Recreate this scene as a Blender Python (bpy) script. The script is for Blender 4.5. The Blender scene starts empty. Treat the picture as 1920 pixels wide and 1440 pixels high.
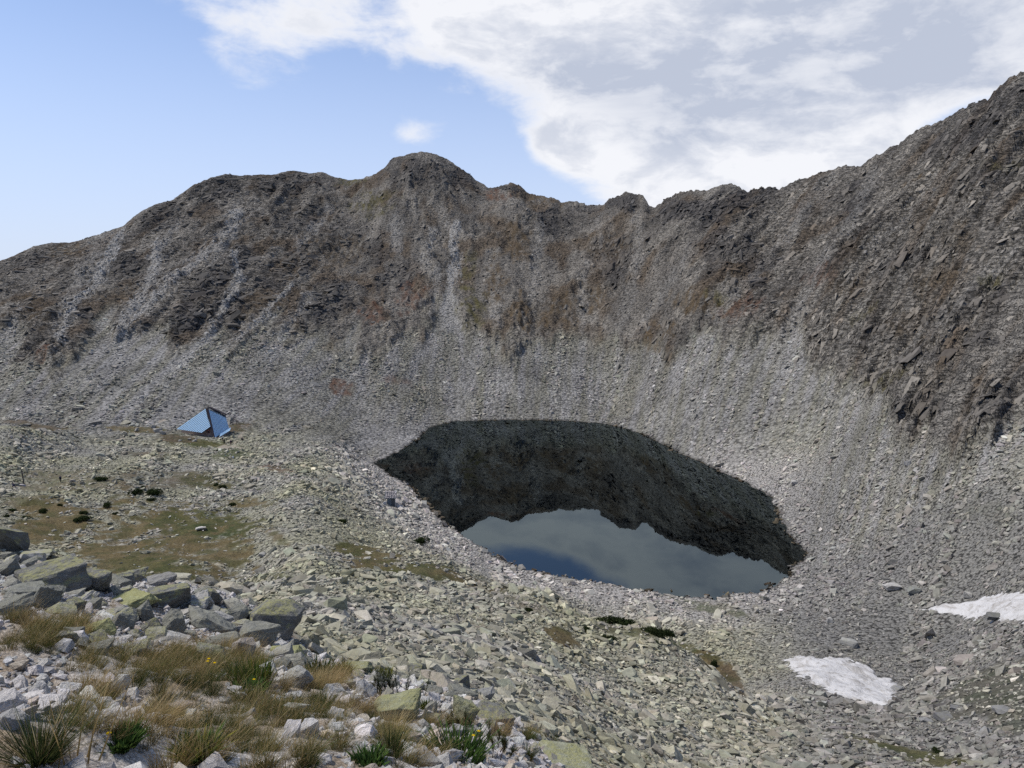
import bpy, bmesh, math, random
import numpy as np
from mathutils import Vector, Matrix, Euler, Quaternion, noise as mnoise

scene = bpy.context.scene
C = scene.collection
D = bpy.data
rng = np.random.default_rng(7)
random.seed(7)

# ------------------------------------------------------------------ camera
F_PX, CX, CY = 1420.0, 960.0, 720.0          # photograph 1920 x 1440
PITCH = math.radians(7.6)
EYE = 65.0                                    # eye above the lake, the lake is z = 0
cam_d = D.cameras.new('camera')
cam = D.objects.new('camera', cam_d)
C.objects.link(cam)
cam_d.sensor_fit = 'HORIZONTAL'
cam_d.sensor_width = 36.0
cam_d.lens = 36.0 * F_PX / 1920.0
cam_d.clip_start = 0.1
cam_d.clip_end = 20000
cam.location = (0, 0, EYE)
cam.rotation_euler = (math.radians(90) - PITCH, 0, 0)
scene.camera = cam

# ------------------------------------------------------------------ light, exposure
SUN_EL, SUN_AZ = math.radians(58), math.radians(-82)     # azimuth from +Y towards +X
scene.view_settings.view_transform = 'Standard'
scene.view_settings.look = 'None'
scene.view_settings.gamma = 1.0
scene.view_settings.exposure = 0.88
scene.cycles.max_bounces = 5
scene.cycles.diffuse_bounces = 2
scene.cycles.glossy_bounces = 3
scene.cycles.transparent_max_bounces = 10
scene.cycles.volume_bounces = 0
scene.cycles.caustics_reflective = False
scene.cycles.caustics_refractive = False
scene.cycles.use_adaptive_sampling = True
scene.cycles.adaptive_threshold = 0.012
scene.cycles.use_denoising = False

sun_d = D.lights.new('sun', 'SUN')
sun_d.energy = 2.2
sun_d.angle = math.radians(9)
sun_d.color = (1.0, 0.93, 0.83)
sun = D.objects.new('sun', sun_d)
C.objects.link(sun)
sd = Vector((math.sin(SUN_AZ) * math.cos(SUN_EL), math.cos(SUN_AZ) * math.cos(SUN_EL), math.sin(SUN_EL)))
sun.rotation_euler = sd.to_track_quat('Z', 'Y').to_euler()
sun.location = (0, 0, 300)


def px_dir(px, py):
    x = (px - CX) / F_PX
    y = (CY - py) / F_PX
    return np.array([x, math.cos(PITCH) + y * math.sin(PITCH), -math.sin(PITCH) + y * math.cos(PITCH)])


class NT:
    """small helper round a node tree"""
    def __init__(self, tree):
        self.t = tree
        self.n = tree.nodes
        self.l = tree.links
        self.n.clear()

    def add(self, typ, **kw):
        nd = self.n.new(typ)
        for k, v in kw.items():
            setattr(nd, k, v)
        return nd

    def link(self, a, b):
        self.l.new(a, b)

    def val(self, sock, v):
        if isinstance(v, bpy.types.NodeSocket):
            self.l.new(v, sock)
        else:
            sock.default_value = v

    def math(self, op, a, b=None, c=None, clamp=False):
        nd = self.add('ShaderNodeMath', operation=op, use_clamp=clamp)
        self.val(nd.inputs[0], a)
        if b is not None:
            self.val(nd.inputs[1], b)
        if c is not None:
            self.val(nd.inputs[2], c)
        return nd.outputs[0]

    def vmath(self, op, a, b=None, scale=None):
        nd = self.add('ShaderNodeVectorMath', operation=op)
        self.val(nd.inputs[0], a)
        if b is not None:
            self.val(nd.inputs[1], b)
        if scale is not None:
            self.val(nd.inputs['Scale'], scale)
        return nd.outputs['Value'] if op in ('DOT_PRODUCT', 'LENGTH', 'DISTANCE') else nd.outputs['Vector']

    def mix(self, f, a, b, blend='MIX'):
        nd = self.add('ShaderNodeMix', data_type='RGBA', blend_type=blend)
        self.val(nd.inputs[0], f)
        self.val(nd.inputs[6], a if isinstance(a, bpy.types.NodeSocket) else (*a[:3], 1))
        self.val(nd.inputs[7], b if isinstance(b, bpy.types.NodeSocket) else (*b[:3], 1))
        return nd.outputs[2]

    def noise(self, vec, scale, detail=4, rough=0.55, lac=2.0, dist=0.0, dim='3D'):
        nd = self.add('ShaderNodeTexNoise', noise_dimensions=dim)
        if vec is not None:
            self.link(vec, nd.inputs['Vector'])
        nd.inputs['Scale'].default_value = scale
        nd.inputs['Detail'].default_value = detail
        nd.inputs['Roughness'].default_value = rough
        nd.inputs['Lacunarity'].default_value = lac
        nd.inputs['Distortion'].default_value = dist
        return nd.outputs['Fac']

    def voronoi(self, vec, scale, feature='F1', rnd=1.0):
        nd = self.add('ShaderNodeTexVoronoi', feature=feature)
        self.link(vec, nd.inputs['Vector'])
        nd.inputs['Scale'].default_value = scale
        nd.inputs['Randomness'].default_value = rnd
        return nd

    def smooth(self, v, a, b, lo=0.0, hi=1.0):
        nd = self.add('ShaderNodeMapRange', interpolation_type='SMOOTHSTEP')
        self.val(nd.inputs[0], v)
        nd.inputs[1].default_value = a
        nd.inputs[2].default_value = b
        nd.inputs[3].default_value = lo
        nd.inputs[4].default_value = hi
        return nd.outputs[0]

    def lin(self, v, a, b, lo=0.0, hi=1.0):
        nd = self.add('ShaderNodeMapRange')
        self.val(nd.inputs[0], v)
        nd.inputs[1].default_value = a
        nd.inputs[2].default_value = b
        nd.inputs[3].default_value = lo
        nd.inputs[4].default_value = hi
        return nd.outputs[0]


# ------------------------------------------------------------------ sky with clouds
world = D.worlds.new('World')
scene.world = world
world.use_nodes = True
w = NT(world.node_tree)
SKY_STRENGTH = 0.09
sky = w.add('ShaderNodeTexSky', sky_type='NISHITA')
sky.sun_disc = False
sky.sun_elevation = SUN_EL
sky.sun_rotation = SUN_AZ
sky.altitude = 2700
sky.air_density = 1.0
sky.dust_density = 1.2
sky.ozone_density = 1.0
tc = w.add('ShaderNodeTexCoord')
dirv = w.vmath('NORMALIZE', tc.outputs['Generated'])
sep = w.add('ShaderNodeSeparateXYZ')
w.link(dirv, sep.inputs[0])
zz = w.math('MAXIMUM', sep.outputs[2], 0.0)
# a cloud layer seen from below: the direction is carried to a plane above
den = w.math('ADD', zz, 0.30)
cmb = w.add('ShaderNodeCombineXYZ')
w.link(w.math('DIVIDE', sep.outputs[0], den), cmb.inputs[0])
w.link(w.math('DIVIDE', sep.outputs[1], den), cmb.inputs[1])
cmb.inputs[2].default_value = 3.7
plane = cmb.outputs[0]


def bank(px, py, rx, ry, rot=0.0, mirror=False):
    """soft bank of cloud round a direction of the sky; rx, ry in radians"""
    c = Vector(px_dir(px, py)).normalized()
    if mirror:                      # seen in the lake: the direction the water reflects
        c.z = -c.z
    right = c.cross(Vector((0, 0, 1))).normalized()
    up = right.cross(c).normalized()
    a = right * math.cos(rot) + up * math.sin(rot)
    b = up * math.cos(rot) - right * math.sin(rot)
    u = w.math('DIVIDE', w.vmath('DOT_PRODUCT', dirv, tuple(a)), rx)
    v = w.math('DIVIDE', w.vmath('DOT_PRODUCT', dirv, tuple(b)), ry)
    f = w.math('GREATER_THAN', w.vmath('DOT_PRODUCT', dirv, tuple(c)), 0.0)
    d2 = w.math('ADD', w.math('MULTIPLY', u, u), w.math('MULTIPLY', v, v))
    g = w.math('POWER', 2.71828, w.math('MULTIPLY', d2, -1.0))
    return w.math('MULTIPLY', g, f)


def wsum(items):
    out = None
    for k, s in items:
        t = w.math('MULTIPLY', s, k)
        out = t if out is None else w.math('ADD', out, t)
    return out


cover = wsum([
    (0.60, bank(1230, 40, 0.34, 0.15, -0.10)),
    (0.22, bank(830, 20, 0.12, 0.07, -0.2)),
    (0.16, bank(250, 60, 0.3, 0.05, -0.2)),
    (0.60, bank(1750, 60, 0.40, 0.20, 0.0)),
    (0.42, bank(1450, 270, 0.24, 0.09, 0.05)),
    (0.46, bank(1085, 278, 0.060, 0.026)),
    (0.38, bank(400, -45, 0.18, 0.07, -0.30)),
    (0.31, bank(785, 250, 0.060, 0.024, 0.1)),
    (0.32, bank(550, 253, 0.028, 0.008)),
    (-0.30, bank(720, 190, 0.09, 0.09)),
    (-0.30, bank(930, 290, 0.08, 0.08)),
    (-0.55, bank(1800, 222, 0.075, 0.035, 0.45)),
    (-0.35, bank(150, 420, 0.40, 0.28)),
    (-0.60, bank(1060, 1085, 0.17, 0.055, 0.3, True)),
    (0.35, bank(960, 985, 0.16, 0.035, 0.0, True)),
    (0.40, bank(1340, 1085, 0.12, 0.06, 0.0, True)),
    (0.16, w.smooth(sep.outputs[2], 0.45, 0.8)),
])
wv = w.add('ShaderNodeTexNoise')
w.link(plane, wv.inputs['Vector'])
wv.inputs['Scale'].default_value = 2.2
wv.inputs['Detail'].default_value = 3
lump = w.vmath('MULTIPLY', dirv, (1.0, 1.0, 2.1))
wv.inputs['Scale'].default_value = 5.0
w.link(lump, wv.inputs['Vector'])
pv = w.vmath('ADD', lump, w.vmath('SCALE', w.vmath('SUBTRACT', wv.outputs['Color'], (0.5, 0.5, 0.5)), scale=0.10))
n1 = w.noise(pv, 5.5, 8, 0.60)
densn = w.math('ADD', n1, cover)
alpha = w.smooth(densn, 0.69, 0.95)
# thick cloud is grey below; the billows between catch light
puff = w.noise(pv, 11.0, 6, 0.60)
thick = wsum([(0.58, bank(1540, 125, 0.30, 0.055, 0.02)), (0.45, bank(1180, 180, 0.15, 0.035, -0.3)), (0.12, bank(1300, 20, 0.3, 0.06)), (0.30, bank(1350, 265, 0.16, 0.025)), (0.22, bank(1800, 60, 0.3, 0.1)), (0.5, bank(1340, 1090, 0.14, 0.07, 0.0, True)), (0.30, w.smooth(sep.outputs[2], 0.5, 0.8))])
stre = w.add('ShaderNodeMapping')
stre.inputs['Scale'].default_value = (1.0, 1.0, 2.6)
w.link(pv, stre.inputs['Vector'])
streak = w.noise(stre.outputs[0], 5.0, 5, 0.6)
rim = w.smooth(densn, 0.82, 1.10)
shade = w.math('MULTIPLY', rim, w.math('ADD', w.math('MULTIPLY', thick, w.smooth(streak, 0.30, 0.64, 0.72, 1.15)), w.smooth(puff, 0.36, 0.66, -0.28, 0.50)), clamp=True)
CB = 1.0 / SKY_STRENGTH
ccol = w.mix(shade, (0.505 * CB, 0.51 * CB, 0.53 * CB), (0.285 * CB, 0.312 * CB, 0.375 * CB))
# thin haze towards the horizon
veil = w.smooth(sep.outputs[2], -0.05, 0.42, 0.92, 0.10)
skyc = w.mix(1.0, sky.outputs[0], (1.02, 1.04, 1.10), 'MULTIPLY')
skyv = w.mix(veil, skyc, (0.33 * CB, 0.37 * CB, 0.475 * CB))
final = w.mix(w.math('MULTIPLY', alpha, 0.96), skyv, ccol)
bg = w.add('ShaderNodeBackground')
w.link(final, bg.inputs[0])
bg.inputs[1].default_value = SKY_STRENGTH
wo = w.add('ShaderNodeOutputWorld')
w.link(bg.outputs[0], wo.inputs[0])

# ------------------------------------------------------------------ numpy noise
_perm = np.random.default_rng(11).permutation(4096).astype(np.int64)
_grad = np.stack([np.cos(np.arange(64) / 64 * 2 * np.pi), np.sin(np.arange(64) / 64 * 2 * np.pi)], 1)


def _h(ix, iy):
    return _perm[(_perm[ix & 4095] + iy) & 4095]


def perlin(x, y):
    ix = np.floor(x).astype(np.int64)
    iy = np.floor(y).astype(np.int64)
    fx = x - ix
    fy = y - iy
    u = fx * fx * fx * (fx * (fx * 6 - 15) + 10)
    v = fy * fy * fy * (fy * (fy * 6 - 15) + 10)

    def g(ax, ay, dx, dy):
        k = _h(ax, ay) & 63
        return _grad[k, 0] * dx + _grad[k, 1] * dy
    a = g(ix, iy, fx, fy)
    b = g(ix + 1, iy, fx - 1, fy)
    c = g(ix, iy + 1, fx, fy - 1)
    d = g(ix + 1, iy + 1, fx - 1, fy - 1)
    return ((a + (b - a) * u) * (1 - v) + (c + (d - c) * u) * v) * 1.41


def fbm(x, y, octv=4, gain=0.5, lac=2.03):
    s = np.zeros_like(x)
    a = 1.0
    for i in range(octv):
        s += a * perlin(x + 17.3 * i, y - 9.1 * i)
        x = x * lac
        y = y * lac
        a *= gain
    return s


def ridged(x, y, octv=4, gain=0.55, lac=2.1):
    s = np.zeros_like(x)
    a = 1.0
    for i in range(octv):
        s += a * (1 - 2 * np.abs(perlin(x + 31.7 * i, y + 5.3 * i)))
        x = x * lac
        y = y * lac
        a *= gain
    return s


def sstep(x, a, b):
    t = np.clip((x - a) / (b - a), 0, 1)
    return t * t * (3 - 2 * t)


# ------------------------------------------------------------------ ground control
def qof(px, py):
    d = px_dir(px, py)
    return -d[2] / math.hypot(d[0], d[1])


def thof(px, py):
    d = px_dir(px, py)
    return math.atan2(d[0], d[1])


def at_z(px, py, z):
    """the point where the ray through a pixel meets the level z"""
    d = px_dir(px, py)
    k = (z - EYE) / d[2]
    return np.array([d[0] * k, d[1] * k])


LAKE_PX = [(703, 866), (745, 848), (790, 818), (803, 802), (850, 790), (960, 787), (1060, 789), (1140, 795), (1200, 812),
           (1260, 842), (1330, 875), (1400, 905), (1445, 932), (1462, 965), (1475, 1000), (1518, 1038), (1490, 1060),
           (1470, 1092), (1420, 1110), (1340, 1123), (1280, 1120), (1200, 1108), (1120, 1090), (1030, 1078), (960, 1062),
           (920, 1040), (880, 1012), (840, 990), (818, 965), (790, 940), (760, 905), (725, 888)]
LAKE = np.array([at_z(a, b, 0.0) for a, b in LAKE_PX])


def poly_sd(x, y, P):
    """signed distance to a polygon, negative inside"""
    best = np.full(x.shape, 1e18)
    inside = np.zeros(x.shape, bool)
    n = len(P)
    for i in range(n):
        ax, ay = P[i]
        bx, by = P[(i + 1) % n]
        ex, ey = bx - ax, by - ay
        t = np.clip(((x - ax) * ex + (y - ay) * ey) / (ex * ex + ey * ey), 0, 1)
        dx = x - ax - t * ex
        dy = y - ay - t * ey
        best = np.minimum(best, dx * dx + dy * dy)
        c = ((ay > y) != (by > y)) & (x < (bx - ax) * (y - ay) / (by - ay + 1e-12) + ax)
        inside ^= c
    d = np.sqrt(best)
    return np.where(inside, -d, d)


def line_d(x, y, P):
    best = np.full(x.shape, 1e18)
    for (ax, ay), (bx, by) in zip(P[:-1], P[1:]):
        ex, ey = bx - ax, by - ay
        t = np.clip(((x - ax) * ex + (y - ay) * ey) / (ex * ex + ey * ey), 0, 1)
        best = np.minimum(best, (x - ax - t * ex) ** 2 + (y - ay - t * ey) ** 2)
    return np.sqrt(best)


RIDGE = [(-350, 520, 600), (-150, 505, 600), (0, 492, 605), (30, 482, 608), (62, 466, 610), (95, 457, 610), (130, 458, 612), (170, 448, 614), (230, 425, 618),
         (262, 398, 622), (290, 386, 624), (325, 377, 628), (350, 358, 630), (365, 347, 632), (400, 335, 636), (425, 329, 638),
         (455, 333, 640), (480, 330, 640), (515, 329, 640), (550, 323, 640), (580, 327, 640), (605, 324, 640), (625, 333, 638),
         (650, 339, 634), (680, 338, 628), (705, 330, 618), (722, 315, 610), (737, 298, 606), (760, 293, 602), (790, 286, 600), (812, 291, 598),
         (840, 302, 594), (862, 318, 590), (885, 333, 584), (905, 347, 578), (917, 356, 575), (935, 353, 572), (958, 346, 570),
         (975, 352, 568), (988, 365, 566), (1010, 371, 563), (1040, 376, 560), (1050, 383, 558), (1080, 381, 556), (1105, 387, 554), (1132, 389, 552),
         (1140, 378, 551), (1155, 374, 550), (1175, 364, 549), (1190, 371, 548), (1205, 371, 547), (1218, 391, 546), (1228, 394, 545),
         (1245, 382, 543), (1275, 368, 541), (1300, 364, 539), (1325, 361, 536), (1350, 354, 534), (1370, 349, 532), (1390, 358, 530), (1400, 367, 528),
         (1412, 361, 526), (1445, 355, 522), (1460, 359, 520), (1490, 346, 516), (1540, 330, 508), (1585, 316, 500), (1610, 318, 497), (1640, 299, 493),
         (1690, 272, 486), (1725, 250, 481), (1770, 233, 474), (1800, 212, 469), (1835, 196, 463), (1853, 193, 460), (1870, 172, 456), (1888, 156, 452),
         (1912, 143, 447), (1935, 141, 444), (1990, 158, 440), (2150, 170, 430), (2300, 180, 425)]
KR_X, KR_K = [0, 400, 800, 950, 1130, 1230, 1400, 2000], [0.12, 0.14, 0.16, 0.165, 0.15, 0.06, 0.03, 0.0]
RIDGE = [(a, b, c * (1 + np.interp(a, KR_X, KR_K))) for a, b, c in RIDGE]
R_TH = np.array([thof(a, b) for a, b, c in RIDGE])
R_R = np.array([c for a, b, c in RIDGE], float)
R_Q = np.array([qof(a, b) for a, b, c in RIDGE])

# (px, py, r) where the distance is estimated; (px, py, None, z) where the height is
CTRL = [
    # foreground shelf
    (0, 1440, 2.6), (200, 1440, 2.65), (400, 1440, 2.75), (700, 1440, 2.9), (850, 1440, 3.3), (960, 1440, 3.9), (1050, 1440, 5.0),
    (0, 1340, 3.6), (200, 1340, 3.7), (400, 1340, 3.8), (600, 1340, 4.0), (780, 1340, 4.8),
    (0, 1250, 4.7), (250, 1250, 5.1), (450, 1250, 5.6), (600, 1265, 6.0), (700, 1262, 7.0), (850, 1302, 7.6), (960, 1345, 7.0),
    (0, 1150, 6.6), (150, 1150, 7.4), (350, 1180, 8.0), (470, 1180, 8.6), (560, 1212, 8.8),
    (0, 1065, 10.0), (100, 1062, 10.5), (200, 1088, 10.6), (350, 1092, 10.8), (430, 1115, 10.6), (500, 1150, 10.2),
    # left valley, lower meadow
    (350, 1060, 128), (450, 1085, 118), (100, 1020, None, 17), (230, 1010, None, 16), (300, 980, None, 15), (100, 940, None, 16.5),
    (230, 930, None, 15), (400, 960, None, 14), (0, 900, None, 18), (0, 960, None, 18), (200, 870, None, 14.5), (400, 870, None, 12), (60, 850, None, 17.5),
    (480, 930, None, 14), (330, 825, None, 13), (400, 822, None, 12.6), (460, 815, None, 12.3), (250, 830, None, 13), (150, 835, None, 15),
    (50, 803, None, 22), (0, 797, None, 23), (110, 806, None, 18),
    # middle talus, left of the lake
    (560, 1190, 30), (600, 1140, 48), (560, 1100, 84), (560, 1050, 108), (560, 1000, None, 21), (560, 900, None, 15), (640, 860, None, 8),
    (600, 815, None, 8.5), (680, 910, None, 7.0), (735, 950, None, 4.0), (690, 960, None, 8.5), (760, 1040, 128), (700, 1030, 132), (640, 1030, 124), (830, 1050, 132),
    (700, 1200, 38), (760, 1120, 82), (760, 1240, 24), (880, 1095, 108), (960, 1098, 104),
    # middle talus knoll
    (960, 1300, 22), (960, 1230, 48), (960, 1180, 66), (960, 1120, 90), (850, 1270, 17), (1000, 1390, 9.0), (1060, 1330, 24),
    (1150, 1440, 17), (1150, 1330, 42), (1150, 1250, 66), (1130, 1168, 96), (1250, 1190, 96), (1060, 1130, 98),
    (1330, 1440, 36), (1330, 1340, 58), (1330, 1250, 82), (1250, 1300, 62), (1400, 1300, 80), (1430, 1360, 64),
    (1330, 1205, None, 7), (1330, 1150, None, 2.4), (1200, 1140, None, 3.0), (1450, 1180, None, 5.0), (1440, 1240, None, 8),
    (1450, 1440, 42), (1600, 1440, 46), (1600, 1385, 62), (1580, 1335, 80), (1660, 1322, 86), (1580, 1275, None, 14), (1520, 1240, None, 11.5),
    (1680, 1280, None, 13), (1600, 1180, None, 7.5), (1600, 1100, None, 5), (1600, 1000, None, 6.7), (1540, 960, None, 4.5),
    (1830, 1140, None, 14), (1740, 1150, None, 10), (1920, 1120, None, 20), (1830, 1000, None, 19), (1920, 1300, 74), (1800, 1300, 84), (1750, 1230, None, 12),
    (1860, 1240, 96), (1760, 1440, 52), (1920, 1440, 50), (1920, 1380, 58),
    # scree aprons and the cirque wall
    (960, 700, 400), (960, 640, 430), (960, 500, 492), (960, 420, 530), (820, 740, 385), (750, 680, 402), (780, 600, 450), (790, 450, 528), (800, 370, 562),
    (560, 780, 318), (560, 700, 368), (560, 600, 430), (560, 450, 532), (400, 780, 308), (400, 690, 362), (400, 560, 450), (400, 420, 560), (680, 780, 340),
    (230, 770, 314), (230, 650, 398), (230, 530, 488), (50, 780, 322), (50, 700, 378), (50, 600, 452), (50, 530, 540), (130, 730, 350),
    (1150, 760, 390), (1150, 650, 426), (1150, 500, 488), (1200, 440, 515), (1330, 780, 308), (1330, 650, 364), (1330, 500, 440), (1330, 410, 495),
    (1480, 850, None, 8), (1480, 700, 318), (1480, 560, 384), (1480, 430, 465), (1600, 900, 212), (1600, 800, 250), (1600, 650, 306), (1600, 500, 368), (1600, 400, 428),
    (1740, 900, 190), (1740, 800, 218), (1740, 600, 290), (1740, 400, 384), (1830, 900, 178), (1830, 830, 192), (1830, 700, 232), (1830, 500, 298), (1830, 350, 352),
    (1920, 900, 170), (1920, 800, 196), (1920, 600, 252), (1920, 400, 318), (1920, 250, 384),
]
pts = []
for c in CTRL:
    q = qof(c[0], c[1])
    r = c[2] if c[2] is not None else (EYE - c[3]) / q
    if r > 290 and c[1] < 720:
        ry = np.interp(c[0], [k[0] for k in RIDGE], [k[1] for k in RIDGE])
        r *= 1 + np.interp(c[0], KR_X, KR_K) * min(1, (720 - c[1]) / (720 - ry))
    pts.append((thof(c[0], c[1]), math.log(r), q))
for (x, y) in LAKE:
    r = math.hypot(x, y)
    pts.append((math.atan2(x, y), math.log(r), EYE / r))
for px, py in ((950, 850), (1150, 900), (1300, 960), (1000, 960), (1150, 1020), (1350, 1040), (850, 880), (1100, 830), (900, 940)):
    x, y = at_z(px, py, 0)
    r = math.hypot(x, y)
    pts.append((math.atan2(x, y), math.log(r), (EYE + 5.5) / r))
for i in range(1, len(RIDGE) - 1, 2):
    pts.append((R_TH[i], math.log(R_R[i]), R_Q[i]))
# ground under the feet, and the fall line right of the shelf that the frame's lower edge hides
for px in (-100, 200, 500, 800, 1000, 1200, 1500, 1920):
    th = thof(px, 1440)
    pts.append((th, math.log(1.3), 1.62 / 1.3))
    pts.append((th, math.log(2.0), (1.68 + 0.22 * max(0, px - 700) / 700) / 2.0))
for px, r, z in ((1150, 4.0, -3.0), (1150, 8, -6.2), (1330, 4, -3.2), (1330, 10, -7.6), (1330, 20, -13.9), (1600, 4, -3.1), (1600, 10, -7.4), (1600, 22, -14.8),
                 (1920, 4, -3.0), (1920, 10, -7.0), (1920, 24, -14.6),
                 (100, 16, -7.0), (100, 40, -16.5), (100, 90, -33), (350, 16, -7.2), (350, 30, -14.0), (350, 60, -26.5), (350, 95, -36.5), (480, 18, -8.8), (480, 40, -18.5), (480, 75, -31),
                 (0, 16, -6.2), (0, 40, -15.5), (0, 100, -34), (560, 14, -7.3),
                 (1330, 96, -53), (1250, 112, -57), (1130, 112, -56), (960, 125, -55), (830, 150, -57), (50, 295, -51), (0, 295, -50), (120, 285, -50)):
    pts.append((thof(px, 1000), math.log(r), -z / r))
P = np.array(pts)
KT = 3.0
PX_ = np.stack([P[:, 0] * KT, P[:, 1]], 1)


def _tps(d2):
    return 0.5 * d2 * np.log(d2 + 1e-12)


n = len(P)
K = _tps(((PX_[:, None, :] - PX_[None, :, :]) ** 2).sum(-1)) + np.eye(n) * 2e-4
A = np.zeros((n + 3, n + 3))
A[:n, :n] = K
A[:n, n] = 1
A[:n, n + 1:] = PX_
A[n, :n] = 1
A[n + 1:, :n] = PX_.T
# weights act on q*sqrt(r), so near and far points count alike
sol = np.linalg.solve(A, np.concatenate([P[:, 2], np.zeros(3)]))
TH_MAX = math.radians(40)
GT = np.linspace(-TH_MAX, TH_MAX, 420)
GL = np.linspace(math.log(1.2), math.log(780), 620)
gt, gl = np.meshgrid(GT, GL, indexing='ij')
ev = np.stack([gt.ravel() * KT, gl.ravel()], 1)
GQ = np.empty(len(ev))
for s in range(0, len(ev), 20000):
    e = ev[s:s + 20000]
    d2 = ((e[:, None, :] - PX_[None, :, :]) ** 2).sum(-1)
    GQ[s:s + 20000] = _tps(d2) @ sol[:n] + sol[n] + e @ sol[n + 1:]
GQ = GQ.reshape(gt.shape)


def base_q(th, r):
    u = np.clip((th + TH_MAX) / (2 * TH_MAX) * (len(GT) - 1), 0, len(GT) - 1.001)
    v = np.clip((np.log(np.maximum(r, 1.2)) - GL[0]) / (GL[-1] - GL[0]) * (len(GL) - 1), 0, len(GL) - 1.001)
    i = u.astype(int)
    j = v.astype(int)
    fu = u - i
    fv = v - j
    return (GQ[i, j] * (1 - fu) + GQ[i + 1, j] * fu) * (1 - fv) + (GQ[i, j + 1] * (1 - fu) + GQ[i + 1, j + 1] * fu) * fv


def project(x, y, z):
    dz = z - EYE
    dep = y * math.cos(PITCH) - dz * math.sin(PITCH)
    up = y * math.sin(PITCH) + dz * math.cos(PITCH)
    dep = np.where(dep > 0.2, dep, 0.2)
    return CX + F_PX * x / dep, CY - F_PX * up / dep


BND_X = [-300, 0, 100, 200, 260, 330, 400, 480, 560, 640, 700, 780, 850, 950, 1060, 1150, 1230, 1330, 1480, 1540, 1600, 1640, 1700, 1800, 1920, 2300]
BND_Y = [640, 640, 690, 590, 640, 668, 650, 600, 625, 650, 630, 615, 600, 640, 650, 630, 678, 640, 630, 700, 745, 775, 832, 835, 820, 820]
SLANT_X = [-300, 0, 500, 750, 850, 1100, 1350, 1600, 1900, 2300]
SLANT_K = [0.4, 0.38, 0.36, 0.12, 0.0, 0.05, 0.3, 0.5, 0.7, 0.7]


def wall_uv(th, r, px):
    k = np.interp(px, SLANT_X, SLANT_K)
    return th * 500.0 - k * (r - 450.0), r


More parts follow.
